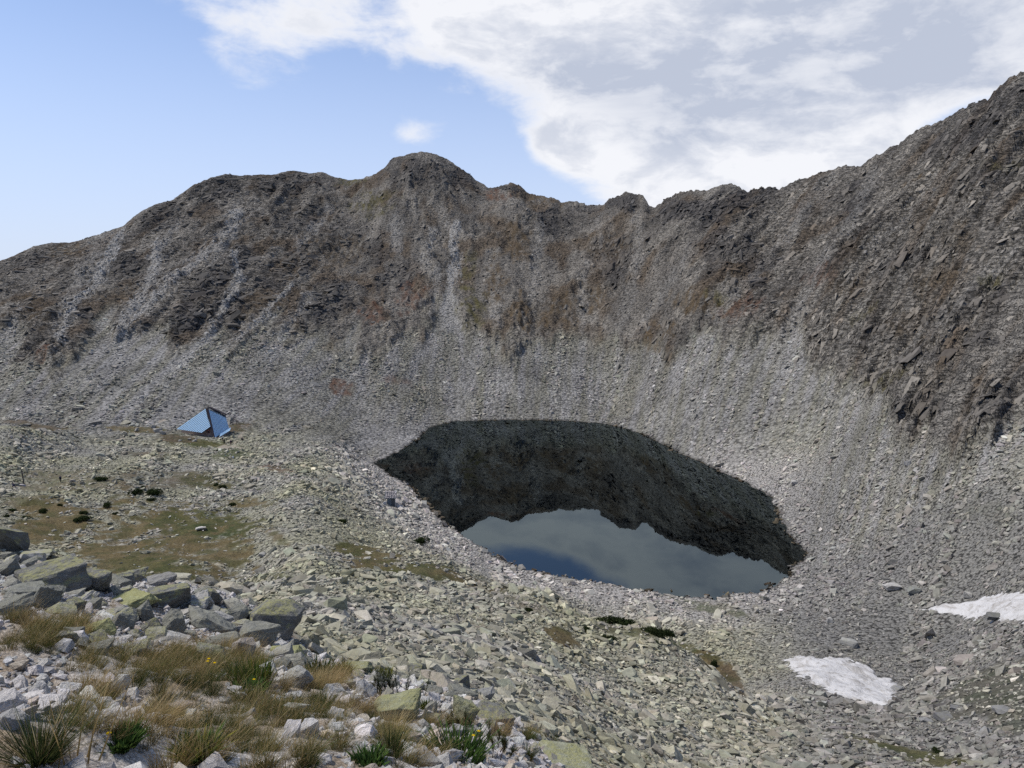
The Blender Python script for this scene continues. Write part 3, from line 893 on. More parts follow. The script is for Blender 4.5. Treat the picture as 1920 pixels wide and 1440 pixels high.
# ------------------------------------------------------------------ terrain
dense = np.radians(np.arange(-42, 42.001, 0.1))
coarse = np.radians(np.concatenate([np.arange(42, 318, 4.0)[1:]]))
TH = np.concatenate([dense, coarse])
NC = len(TH)
r_near = np.exp(np.linspace(math.log(1.0), math.log(20), 170))
r_mid = 20 + (265 - 20) * np.linspace(0, 1, 300)[1:] ** 1.25
thw = np.where(TH > math.pi, TH - 2 * math.pi, TH)
Rth = np.interp(thw, R_TH, R_R)
t_w = np.linspace(0, 1, 360)[1:]
behind = np.array([1.5, 4, 10, 25, 60, 140, 300, 600, 1200, 2400])
RADS = np.concatenate([
    np.repeat(r_near[:, None], NC, 1), np.repeat(r_mid[:, None], NC, 1),
    265 + (Rth[None, :] - 265) * t_w[:, None], Rth[None, :] + behind[:, None]], 0)
NR = RADS.shape[0]
gx = RADS * np.sin(TH)[None, :]
gy = RADS * np.cos(TH)[None, :]
zf, mf = ground(gx.ravel(), gy.ravel(), True)
cf, zo = zones(gx.ravel(), gy.ravel(), mf)
rocky = np.clip(1 - 0.85 * zo['gr'] - zo['sand'] - 0.6 * zo['turf'] - 0.1 * zo['chute'], 0, 1)
slw = mf['crag'] * (1 - zo['chute']) * (0.35 + 0.65 * np.maximum(sstep(mf['px'], 1250, 1450), 1 - sstep(mf['px'], 500, 720)))
zone = np.stack([np.clip(rocky, 0, 1), zo['gr'], slw], 1)
V = np.stack([gx.ravel(), gy.ravel(), zf], 1)


def rows_obj(name, a, b, material):
    rows = b - a
    idx = np.arange(rows * NC).reshape(rows, NC)
    f = np.stack([idx[:-1, :], np.roll(idx[:-1, :], -1, 1), np.roll(idx[1:, :], -1, 1), idx[1:, :]], -1).reshape(-1, 4)
    f = f[:, ::-1]
    s = slice(a * NC, b * NC)
    me = mesh_np(name, V[s], f, True)
    col_attr(me, 'col', cf[s])
    col_attr(me, 'zone', zone[s])
    me.materials.append(material)
    return link(D.objects.new(name, me))


i1 = int(np.searchsorted(r_near, 12.5))
i2 = len(r_near) + len(r_mid)
tag(rows_obj('gravel_shelf', 0, i1 + 1, M_SHELF), kind='structure')
tag(rows_obj('talus_slope', i1, i2, M_GROUND), kind='structure')
tag(rows_obj('mountain', i2 - 1, NR, M_WALL), kind='structure')
# the patch under the camera's feet
me = mesh_np('trail', [(math.sin(a) * 1.02, math.cos(a) * 1.02, EYE - 1.6) for a in np.linspace(0, 2 * math.pi, 24, endpoint=False)] + [(0, 0, EYE - 1.6)],
             [(i, 24, (i + 1) % 24) for i in range(24)])
col_attr(me, 'col', np.tile([0.45, 0.42, 0.38], (25, 1)))
col_attr(me, 'zone', np.tile([0.6, 0, 0], (25, 1)))
me.materials.append(M_SHELF)
tag(link(D.objects.new('trail', me)), kind='structure')

# ------------------------------------------------------------------ lake
mw, t = mat('lake_water')
fr = t.add('ShaderNodeFresnel')
fr.inputs['IOR'].default_value = 2.4
tcn = t.add('ShaderNodeTexCoord')
rip = t.noise(tcn.outputs['Object'], 0.9, 3, 0.5)
ripm = t.smooth(t.noise(tcn.outputs['Object'], 0.02, 2, 0.5), 0.45, 0.65)
bp = t.add('ShaderNodeBump')
bp.inputs['Strength'].default_value = 0.018
bp.inputs['Distance'].default_value = 0.05
t.link(t.math('MULTIPLY', rip, ripm), bp.inputs['Height'])
t.link(bp.outputs[0], fr.inputs['Normal'])
gl = t.add('ShaderNodeBsdfGlossy')
gl.inputs['Roughness'].default_value = 0.012
gl.inputs['Color'].default_value = (0.48, 0.57, 0.60, 1)
t.link(bp.outputs[0], gl.inputs['Normal'])
tr = t.add('ShaderNodeBsdfTransparent')
tr.inputs['Color'].default_value = (0.62, 0.72, 0.66, 1)
mx = t.add('ShaderNodeMixShader')
t.link(fr.outputs[0], mx.inputs[0])
t.link(tr.outputs[0], mx.inputs[1])
t.link(gl.outputs[0], mx.inputs[2])
va = t.add('ShaderNodeVolumeAbsorption')
va.inputs['Color'].default_value = (0.30, 0.62, 0.50, 1)
va.inputs['Density'].default_value = 0.42
o_ = t.add('ShaderNodeOutputMaterial')
t.link(mx.outputs[0], o_.inputs['Surface'])
t.link(va.outputs[0], o_.inputs['Volume'])
cen = LAKE.mean(0)
big = [cen + (p - cen) * (1 + 9.0 / np.linalg.norm(p - cen)) for p in LAKE]
bm = bmesh.new()
top = [bm.verts.new((p[0], p[1], 0.0)) for p in big]
bot = [bm.verts.new((p[0], p[1], -14.0)) for p in big]
bm.faces.new(top[::-1] if False else top)
bm.faces.new(bot)
for i in range(len(big)):
    j = (i + 1) % len(big)
    bm.faces.new((top[i], top[j], bot[j], bot[i]))
bmesh.ops.recalc_face_normals(bm, faces=bm.faces)
me = D.meshes.new('lake')
bm.to_mesh(me)
bm.free()
me.materials.append(mw)
tag(link(D.objects.new('lake', me)), kind='structure')

# ------------------------------------------------------------------ rocks
def hull_rock(name, seed, material, flat=0.62, npts=13, detail=0, lo=0.42):
    """an angular block: the hull of points thrown into a skewed box; about 1 m long"""
    rr_ = random.Random(seed)
    bm = bmesh.new()
    skx, sky_ = rr_.uniform(-0.45, 0.45), rr_.uniform(-0.4, 0.4)
    for cx_ in (-1, 1):
        for cy_ in (-1, 1):
            for cz_ in (-1, 1):
                p = [cx_ * rr_.uniform(lo, 1.0), cy_ * rr_.uniform(lo - 0.04, 1.0), cz_ * rr_.uniform(lo - 0.02, 1.0)]
                bm.verts.new(((p[0] + skx * p[2]) * 0.5, (p[1] + sky_ * p[0]) * 0.42, p[2] * 0.5 * flat))
    for _ in range(max(2, npts - 8)):
        a = [rr_.uniform(-1, 1) for _ in range(3)]
        k = max(abs(c) for c in a)
        f = rr_.uniform(0.85, 1.04) / max(k, 0.3)
        bm.verts.new((a[0] * f * 0.5, a[1] * f * 0.42, a[2] * f * 0.5 * flat))
    res = bmesh.ops.convex_hull(bm, input=bm.verts)
    bmesh.ops.delete(bm, geom=[g for g in res['geom_interior'] if isinstance(g, bmesh.types.BMVert)], context='VERTS')
    bmesh.ops.dissolve_limit(bm, angle_limit=0.20, verts=bm.verts, edges=bm.edges)
    bmesh.ops.triangulate(bm, faces=bm.faces)
    if detail:
        bmesh.ops.bevel(bm, geom=list(bm.edges), offset=0.012, segments=1, affect='EDGES', profile=0.6)
        bmesh.ops.triangulate(bm, faces=bm.faces)
        for _ in range(detail):
            long_e = [e for e in bm.edges if e.calc_length() > 0.10]
            bmesh.ops.subdivide_edges(bm, edges=long_e, cuts=1, use_grid_fill=True)
            bmesh.ops.triangulate(bm, faces=bm.faces)
        bm.normal_update()
        off = Vector((seed * 3.1, seed * 1.7, 0))
        for v in bm.verts:
            c = v.co
            d = 0.030 * mnoise.noise(c * 3.2 + off) + 0.026 * mnoise.noise(c * 8 + off) + 0.016 * mnoise.noise(c * 19 + off)
            v.co = c + v.normal * d
    me = D.meshes.new(name)
    bm.to_mesh(me)
    bm.free()
    me.materials.append(material)
    if detail:
        me.polygons.foreach_set('use_smooth', np.zeros(len(me.polygons), bool))
    return me


def rock_mat(name, instanced, speck=1.0, scale=1.0, lichen=0.5):
    m, t = mat(name)
    if instanced:
        at = t.add('ShaderNodeAttribute', attribute_name='col', attribute_type='INSTANCER')
        base = at.outputs['Color']
    else:
        oi = t.add('ShaderNodeObjectInfo')
        base = oi.outputs['Color']
    tcn = t.add('ShaderNodeTexCoord')
    pos = tcn.outputs['Object']
    if instanced:
        oi = t.add('ShaderNodeObjectInfo')
    pos = t.vmath('ADD', pos, t.vmath('SCALE', (91.0, 57.0, 33.0), scale=oi.outputs['Random']))
    n1 = t.noise(pos, 3.0 * scale, 4, 0.65)
    c = t.mix(1.0, base, t.vmath('SCALE', (1, 1, 1), scale=t.lin(n1, 0.25, 0.75, 0.70, 1.30)), 'MULTIPLY')
    n2 = t.noise(pos, 14 * scale, 3, 0.7)
    if lichen:
        ge = t.add('ShaderNodeNewGeometry')
        gs = t.add('ShaderNodeSeparateXYZ')
        t.link(ge.outputs['Normal'], gs.inputs[0])
        n3 = t.noise(pos, 2.1 * scale, 5, 0.7)
        up = t.lin(gs.outputs[2], -0.4, 0.9, -0.10, 0.10)
        lk = t.math('MULTIPLY', t.smooth(t.math('ADD', n3, up), 0.50, 0.64), lichen)
        lk = t.math('MULTIPLY', lk, t.smooth(t.noise(pos, 11 * scale, 3, 0.7), 0.36, 0.56, 0.25, 0.9))
        c = t.mix(lk, c, (0.27, 0.265, 0.115))
        dk = t.math('MULTIPLY', t.smooth(n2, 0.60, 0.70), 0.75 * speck)
        c = t.mix(dk, c, (0.035, 0.035, 0.033))
        wt = t.math('MULTIPLY', t.smooth(t.noise(pos, 9 * scale, 3, 0.6), 0.62, 0.72), 0.5 * speck)
        c = t.mix(wt, c, (0.46, 0.46, 0.42))
    finish(t, c, 0.9, t.math('ADD', n1, t.math('MULTIPLY', n2, 0.4)), 0.7, 0.05 / scale ** 0.5, 0.22)
    return m


M_BLOCK_I = rock_mat('talus_stone', True, 0.5, 1.0, 0.0)
M_BLOCK = rock_mat('talus_block_stone', False, 0.55, 1.3, 0.18)
M_BOULDER = rock_mat('lichened_granite', False, 0.8, 1.5, 0.85)
M_BOULDER_G = rock_mat('grey_granite', False, 0.5, 1.6, 0.12)
M_WHITE = rock_mat('white_quartz_stone', False, 0.1, 1.2, 0.0)
M_GRIT_I = rock_mat('grit_stone', True, 0.1, 1.2, 0.0)


def euler_np(yaw, tiltx, tilty, nrm=None):
    out = np.empty((len(yaw), 3), np.float32)
    up = Vector((0, 0, 1))
    for i in range(len(yaw)):
        q = Quaternion((0, 0, 1), float(yaw[i])) if False else Euler((float(tiltx[i]), float(tilty[i]), float(yaw[i]))).to_quaternion()
        if nrm is not None:
            q = up.rotation_difference(Vector(nrm[i])) @ q
        out[i] = q.to_euler()
    return out


def normals(x, y, e=0.8):
    zx = (ground(x + e, y) - ground(x - e, y)) / (2 * e)
    zy = (ground(x, y + e) - ground(x, y - e)) / (2 * e)
    nn = np.stack([-zx, -zy, np.ones_like(zx)], 1)
    return nn / np.linalg.norm(nn, axis=1)[:, None]


def instancer(name, pts_, rot, scl, col, idx, variants, label=None):
    me = D.meshes.new(name)
    me.vertices.add(len(pts_))
    me.vertices.foreach_set('co', np.asarray(pts_, np.float32).ravel())
    a = me.attributes.new('rot', 'FLOAT_VECTOR', 'POINT')
    a.data.foreach_set('vector', np.asarray(rot, np.float32).ravel())
    a = me.attributes.new('scl', 'FLOAT_VECTOR', 'POINT')
    a.data.foreach_set('vector', np.asarray(scl, np.float32).ravel())
    a = me.attributes.new('idx', 'INT', 'POINT')
    a.data.foreach_set('value', np.asarray(idx, np.int32))
    col_attr(me, 'col', col)
    me.update()
    o = link(D.objects.new(name, me))
    cl = D.collections.new(name + '_shapes')
    for i, v in enumerate(variants):
        cl.objects.link(D.objects.new('%s_shape_%03d' % (name, i), v))
    ng = D.node_groups.new(name + '_scatter', 'GeometryNodeTree')
    ng.interface.new_socket('Geometry', in_out='INPUT', socket_type='NodeSocketGeometry')
    ng.interface.new_socket('Geometry', in_out='OUTPUT', socket_type='NodeSocketGeometry')
    gi = ng.nodes.new('NodeGroupInput')
    go = ng.nodes.new('NodeGroupOutput')
    ci = ng.nodes.new('GeometryNodeCollectionInfo')
    ci.inputs['Collection'].default_value = cl
    ci.inputs['Separate Children'].default_value = True
    ci.inputs['Reset Children'].default_value = True
    ip = ng.nodes.new('GeometryNodeInstanceOnPoints')
    ip.inputs['Pick Instance'].default_value = True

    def na(nm, typ):
        k = ng.nodes.new('GeometryNodeInputNamedAttribute')
        k.data_type = typ
        k.inputs['Name'].default_value = nm
        return next(s for s in k.outputs if s.enabled and s.name == 'Attribute')
    ng.links.new(gi.outputs[0], ip.inputs['Points'])
    ng.links.new(ci.outputs[0], ip.inputs['Instance'])
    ng.links.new(na('idx', 'INT'), ip.inputs['Instance Index'])
    ng.links.new(na('rot', 'FLOAT_VECTOR'), ip.inputs['Rotation'])
    ng.links.new(na('scl', 'FLOAT_VECTOR'), ip.inputs['Scale'])
    ng.links.new(ip.outputs[0], go.inputs[0])
    md = o.modifiers.new('scatter', 'NODES')
    md.node_group = ng
    if label:
        tag(o, kind='stuff')
        o['label'] = label
    return o


def wedge(r0, r1, dens, half=37.5):
    a = math.radians(half)
    N = int(dens * a * (r1 * r1 - r0 * r0))
    r = np.sqrt(rng.uniform(r0 * r0, r1 * r1, N))
    th = rng.uniform(-a, a, N)
    return r * np.sin(th), r * np.cos(th)


SNOW = []
for poly in SNOW_PX:
    SNOW.append(np.array([list(hit(a, b, 60.0))[:2] for a, b in poly]))


def snow_sd(x, y):
    return np.minimum(poly_sd(x, y, SNOW[0]), poly_sd(x, y, SNOW[1]))


NV = 16
BLOCKS_I = [hull_rock('stone_%02d' % i, 100 + i, M_BLOCK_I, 0.45 + 0.03 * (i % 8), 9 + i % 5) for i in range(NV)]

CABIN = hit(733, 948, 100.0)
talus = []          # x, y, size, colour
for r0, r1, dens, med, sig, zmax in ((8.6, 18, 34.0, 0.115, 0.52, 0.42), (18, 40, 19, 0.175, 0.52, 0.8), (40, 75, 11.0, 0.25, 0.54, 1.3), (75, 120, 6.0, 0.34, 0.52, 1.7), (120, 200, 3.6, 0.43, 0.48, 2.1), (200, 268, 2.2, 0.52, 0.44, 2.4), (268, 460, 0.75, 0.66, 0.42, 2.6)):
    x, y = wedge(r0, r1, dens)
    z, m = ground(x, y, True)
    c, zz_ = zones(x, y, m)
    size = np.clip(np.exp(rng.normal(math.log(med), sig, len(x))), med * 0.35, zmax)
    keep = rng.random(len(x)) > np.clip(zz_['gr'] * 1.0 + zz_['sand'] * 1.2 + zz_['turf'], 0, 0.96 if r1 > 60 else 0.9)
    keep &= np.hypot(x - CABIN.x, y - CABIN.y + 1.5) > 3.2
    keep &= (m['sd'] > -3.5) & (m['crag'] < 0.4) & (zz_['shelf'] < 0.35)
    # finer gravel in the basin below the near shore
    fine = sstep(m['px'], 1330, 1440) * sstep(m['py'], 1120, 1170) * (1 - sstep(m['px'], 1640, 1760)) * (m['r'] > 90)
    size *= 1 - 0.45 * fine
    size *= 1 - 0.35 * zz_['gr']
    if r0 > 100:
        fan = fbm(m['u'] / 13 + 3, m['v'] / 90, 3)
        size *= np.exp(0.55 * np.clip(fan, -1.1, 0.9))
        keep &= rng.random(len(x)) < np.clip(0.62 + 0.9 * fan, 0.12, 1)
    else:
        size *= np.exp(0.5 * fbm(x / 9, y / 9, 2))
    if r1 > 70 and r0 < 150:
        keep &= snow_sd(x, y) > 0.1
    x, y, z, size, c = x[keep], y[keep], z[keep], size[keep], c[keep]
    under = m['sd'][keep] < 0.2
    g_ = zz_['gr'][keep]
    lum = np.exp(rng.normal(0.0, 0.20, len(x)))
    hue = rng.normal(0, 0.02, (len(x), 3))
    stone = lerp(c, np.array([0.34, 0.33, 0.29]), g_)
    stone = stone * lum[:, None] * (1 + hue) * np.array([1.09, 1.07, 1.03])
    pale = rng.random(len(x)) < 0.06
    stone[pale] = stone[pale] * 1.45
    stone[under] = stone[under] * 0.75
    talus.append((x, y, z, size, np.clip(stone, 0.02, 0.75)))
tx, ty, tz, ts, tcol = [np.concatenate([a[i] for a in talus]) for i in range(5)]
nt = len(tx)
tn = normals(tx, ty, 1.2)
trot = euler_np(rng.uniform(0, 6.283, nt), rng.normal(0, 0.30, nt), rng.normal(0, 0.30, nt), tn)
tscl = np.stack([ts * rng.uniform(0.9, 1.45, nt), ts * rng.uniform(0.8, 1.1, nt), ts * rng.uniform(0.65, 1.15, nt)], 1)
tpos = np.stack([tx, ty, tz + 0.10 * ts], 1)
tidx = rng.integers(0, NV, nt)
tpx, tpy = project(tx, ty, tz)
tdist = np.sqrt(tx ** 2 + ty ** 2 + (tz - EYE) ** 2)
inframe = (tpx > 5) & (tpx < 1915) & (tpy > 0) & (tpy < 1432) & (ty > 0)
# is the ground between it and the eye clear?
vis = inframe.copy()
for f in (0.25, 0.45, 0.6, 0.72, 0.82, 0.9, 0.95):
    j = np.nonzero(vis)[0]
    vis[j] &= ground(tx[j] * f, ty[j] * f) < EYE + (tz[j] + 0.3 * ts[j] - EYE) * f + 0.05
appar = np.where(vis, ts / tdist, 0)
order = np.argsort(-appar)
NBIG = 292
big_i = order[:NBIG]
rest = np.ones(nt, bool)
rest[big_i] = False
for nm, sel, lb in (('talus_rubble', rest & (tdist < 268), 'loose grey and lichen green rubble covering the slopes round the lake'),
                    ('scree_rubble', rest & (tdist >= 268), 'fine grey scree on the aprons under the cirque wall')):
    instancer(nm, tpos[sel], trot[sel], tscl[sel], tcol[sel], tidx[sel], BLOCKS_I, lb)
LANDMARKS = [(538, 1221, 0, 'under the long yellow lichened slab'), (620, 1250, 0, 'below the bright yellow green cushion herb'), (672, 1250, 0, 'round the green boulder over the shelf rim'), (748, 1265, 0, 'behind the silvery dark plant'),
             (824, 1270, 0, 'beyond the flat topped dark block'), (912, 1300, 0, 'near the round bare grey boulder'), (960, 1345, 0, 'right of the broad dark mossy boulder'), (1080, 1400, 0, 'behind the black and yellow spotted boulder'), (1160, 1435, 0, 'right of the black and yellow spotted boulder'),
             (630, 1132, 40, 'round the lone greenish boulder on the talus'), (1045, 1192, 40, 'beside the small brown turf patch on the knoll'), (1157, 1170, 40, 'by the long dwarf pine hedge'), (1230, 1190, 40, 'by the second dwarf pine on the knoll crest'), (1340, 1245, 40, 'along the brown grass strip of the knoll flank'),
             (1580, 1300, 40, 'below the tongue shaped snow patch'), (1590, 1215, 40, 'above the tongue shaped snow patch'), (1830, 1175, 40, 'below the long snow bank'), (1800, 1100, 40, 'above the long snow bank'), (1880, 1290, 40, 'on the dark grassy slope'), (1756, 1410, 40, 'by the dwarf pine on the mossy strip'),
             (1230, 1300, 30, 'on the crown of the talus knoll'), (1010, 1260, 20, 'on the slope above the talus knoll'), (1250, 1420, 20, 'on the steep talus right of the gravel shelf'), (1500, 1420, 30, 'on the talus spur before the snow hollow'), (760, 1150, 40, 'on the talus below the turf bank'), (1450, 1150, 60, 'in the gravel basin by the near shore')]
LM = np.array([list(hit(a, b, c))[:2] for a, b, c, _ in LANDMARKS])


def landmark(x, y):
    r = math.hypot(x, y)
    d = np.hypot(LM[:, 0] - x, LM[:, 1] - y) / (0.3 * r + 0.7 * np.hypot(LM[:, 0], LM[:, 1]))
    return LANDMARKS[int(np.argmin(d))][3]


BLOCKS_O = [hull_rock('block_%02d' % i, 300 + i, M_BLOCK, 0.48 + 0.03 * (i % 7), 10 + i % 5, 1) for i in range(14)]
for k in big_i:
    o = D.objects.new('talus_block', BLOCKS_O[int(tidx[k]) % 14])
    o.location = tpos[k]
    o.rotation_euler = trot[k]
    o.scale = tscl[k] * 1.02
    cc = tcol[k]
    o.color = (float(cc[0]), float(cc[1]), float(cc[2]), 1)
    link(o)
    lit = 'pale grey' if cc.mean() > 0.33 else ('lichen green' if cc[2] < 0.80 * cc[1] else 'dark grey' if cc.mean() < 0.2 else 'mid grey')
    big_ = 'large' if ts[k] > 1.0 else 'medium' if ts[k] > 0.45 else 'small'
    shp = 'flat' if tscl[k][2] < 0.75 * tscl[k][1] else 'blocky'
    lb = '%s %s %s talus block %s' % (big_, shp, lit, landmark(tx[k], ty[k]))
    tag(o, lb, 'rock', 'talus blocks on the slopes round the lake')

# blocks that stand out of the cirque wall
x, y = wedge(180, 745, 0.20)
x2, y2 = wedge(172, 360, 0.36)
k2 = np.arctan2(x2, y2) > thof(1440, 720)
x, y = np.concatenate([x, x2[k2]]), np.concatenate([y, y2[k2]])
z, m = ground(x, y, True)
c, zz_ = zones(x, y, m)
keep = (m['crag'] > 0.5) & (m['over'] < 3) & (zz_['chute'] < 0.3) & (rng.random(len(x)) < (0.22 + 0.78 * zz_['dark'] + 0.08 * (m['r'] < 330)) * (1 - 0.35 * sstep(m['px'], 1380, 1520)))
x, y, z, c, dk, u_ = x[keep], y[keep], z[keep], c[keep], zz_['dark'][keep], m['px'][keep]
c = lerp(c, np.array([0.13, 0.125, 0.115]), np.clip(zz_['turf'][keep] * 1.3, 0, 1))
N = len(x)
size = np.clip(np.exp(rng.normal(math.log(1.5), 0.42, N)), 0.6, 4.5) * (1 + 0.5 * dk)
near_ = np.hypot(x, y) < 330
size *= np.where(near_, 0.75, 1.0)
crest = m['R'][keep] - m['r'][keep] < 9
size = np.where(crest, np.minimum(size, 1.5), size)
nn = normals(x, y, 3.0)
ymean = np.interp(u_, [0, 600, 760, 1100, 1300, 1920], [0.8, 0.8, 1.35, 1.3, 0.62, 0.42])
bedw = sstep(u_, 1380, 1520) * np.where(crest, 0, 1)
rot = euler_np(rng.normal(0, 1, N) * (0.35 - 0.12 * bedw) + ymean, rng.normal(0, 1, N) * (0.24 - 0.10 * bedw), rng.normal(0, 1, N) * (0.24 - 0.10 * bedw), nn)
scl = np.stack([size * rng.uniform(1.2, 2.4, N) * (1 + 0.05 * bedw), size * rng.uniform(0.6, 1.0, N) * (1 + 0.45 * bedw), size * np.where(near_, 0.6, 1.0) * rng.uniform(0.4, 0.85, N)], 1)
cc = np.clip(c * np.exp(rng.normal(0, 0.15, N))[:, None] * np.array([1.0, 0.98, 0.95]), 0.02, 0.6)
instancer('crag_rubble', np.stack([x, y, z - (0.06 + 0.10 * bedw) * size], 1), rot, scl, cc, rng.integers(0, NV, N), BLOCKS_I, 'dark angular rock ribs and blocks of the cirque wall')

# loose stones in the gullies of the wall
x, y = wedge(300, 720, 0.9)
z, m = ground(x, y, True)
keep = (m['wall'] > 0.5) & (m['over'] < 1)
x, y, z = x[keep], y[keep], z[keep]
m = {k: v[keep] for k, v in m.items()}
c, zz_ = zones(x, y, m)
keep = rng.random(len(x)) < zz_['chute'] * 0.9
x, y, z, c = x[keep], y[keep], z[keep], c[keep]
N = len(x)
size = np.clip(np.exp(rng.normal(math.log(0.75), 0.4, N)), 0.3, 2.2)
rot = euler_np(rng.uniform(0, 6.28, N), rng.normal(0, 0.35, N), rng.normal(0, 0.35, N), normals(x, y, 2.0))
scl = np.stack([size * rng.uniform(0.9, 1.4, N), size, size * rng.uniform(0.6, 1.0, N)], 1)
instancer('gully_rubble', np.stack([x, y, z + 0.05 * size], 1), rot, scl, np.clip(c * np.exp(rng.normal(0, 0.2, N))[:, None], 0.02, 0.6), rng.integers(0, NV, N), BLOCKS_I, 'pale loose rubble in the gullies of the cirque wall')

# ------------------------------------------------------------------ snow
ms, t = mat('old_snow')
tcn = t.add('ShaderNodeTexCoord')
mp = t.add('ShaderNodeMapping')
mp.inputs['Scale'].default_value = (1.0, 0.45, 1.0)
mp.inputs['Rotation'].default_value = (0, 0, 0.5)
t.link(tcn.outputs['Object'], mp.inputs['Vector'])
nA = t.noise(mp.outputs[0], 0.55, 5, 0.65, dist=0.8)
nB = t.noise(mp.outputs[0], 2.2, 4, 0.6)
c = t.mix(t.smooth(nA, 0.46, 0.66), (0.52, 0.515, 0.51), (0.34, 0.325, 0.305))
c = t.mix(t.math('MULTIPLY', t.smooth(nB, 0.58, 0.70), 0.6), c, (0.17, 0.16, 0.145))
finish(t, c, 0.7, nB, 1.0, 0.2, 0.3)


def snow_patch(poly, label):
    lo, hi = poly.min(0) - 0.5, poly.max(0) + 0.5
    st = 0.35
    xs = np.arange(lo[0], hi[0], st)
    ys = np.arange(lo[1], hi[1], st)
    X, Y = np.meshgrid(xs, ys, indexing='ij')
    sd = poly_sd(X.ravel(), Y.ravel(), poly) + 0.95 * fbm(X.ravel() / 1.7, Y.ravel() / 1.7, 4, 0.6)
    Z = ground(X.ravel(), Y.ravel())
    thick = 0.42 * (1 - np.exp(np.minimum(sd, 0) / 1.6)) - 0.45 * np.maximum(sd, 0)
    thick += 0.10 * fbm(X.ravel() / 0.9, Y.ravel() / 1.8, 3)
    ins = sd < 0.6
    idx = -np.ones(len(sd), int)
    a, b = X.shape
    g = np.arange(a * b).reshape(a, b)
    q = np.stack([g[:-1, :-1], g[1:, :-1], g[1:, 1:], g[:-1, 1:]], -1).reshape(-1, 4)
    q = q[ins[q].all(1)]
    use = np.unique(q)
    idx[use] = np.arange(len(use))
    vt = np.stack([X.ravel(), Y.ravel(), Z + thick], 1)[use]
    me = mesh_np('snow_patch', vt, idx[q], True)
    me.materials.append(ms)
    o = link(D.objects.new('snow_patch', me))
    sol_ = o.modifiers.new('depth', 'SOLIDIFY')
    sol_.thickness = 0.5
    sol_.offset = -1
    return tag(o, label, 'snow')


snow_patch(SNOW[0], 'dirty white tongue shaped snow patch lying in the hollow beyond the talus knoll')
snow_patch(SNOW[1], 'long white snow bank with a dark boulder at its lower edge')

# ------------------------------------------------------------------ foreground boulders
def unit(me):
    """scale a mesh to a box of 1 x 1 x 1 about its centre"""
    n_ = len(me.vertices)
    co = np.empty(n_ * 3, np.float32)
    me.vertices.foreach_get('co', co)
    co = co.reshape(-1, 3)
    lo, hi = co.min(0), co.max(0)
    co = (co - (lo + hi) / 2) / (hi - lo)
    me.vertices.foreach_set('co', co.ravel())
    me.update()
    return me


_bcount = [0]


def boulder(cx, cy, w_, h_, col, label, material=None, yaw=0.0, tx_=0.0, ty_=0.0, rmin=0.0, deep=0.8, name='boulder', pts_=15, cat='rock', sink=0.30, detail=3):
    _bcount[0] += 1
    p = hit(cx, min(cy + sink * h_, 1436), rmin)
    d = px_dir(cx, cy)
    k = p.y / d[1]
    pos = Vector((0, 0, EYE)) + Vector(d) * k
    mpp = k / F_PX                      # metres for one photo pixel at that depth
    wm, hm = w_ * mpp, h_ * mpp * 1.04
    sy = deep * wm * 0.9
    q = qof(cx, cy)
    el = math.atan(q)
    sz = (hm - sy * math.sin(el) * 0.8) / math.cos(el)
    if sz < 0.45 * hm:
        sz = 0.45 * hm
        sy = max(0.5 * wm, (hm - sz * math.cos(el)) / math.sin(el))
    me = unit(hull_rock('boulder_%02d' % _bcount[0], 900 + _bcount[0] * 7, material or M_BOULDER, 0.7, pts_, detail, 0.24))
    o = D.objects.new(name, me)
    fw = Vector((d[0], d[1], 0)).normalized()
    base_yaw = -math.atan2(fw.x, fw.y)
    g = gz(pos.x, pos.y)
    zb = pos.z - sz / 2
    zc_ = pos.z
    if zb > g - 0.02:                   # carry it down into the ground
        ext = zb - g + 0.05 * sz + 0.03
        sz += ext
        zc_ -= ext / 2
    o.location = (pos.x, pos.y, zc_)
    o.scale = (wm * 0.98, sy, sz)
    o.rotation_euler = (tx_, ty_, base_yaw + yaw)
    o.color = (*col, 1)
    link(o)
    return tag(o, label, cat)


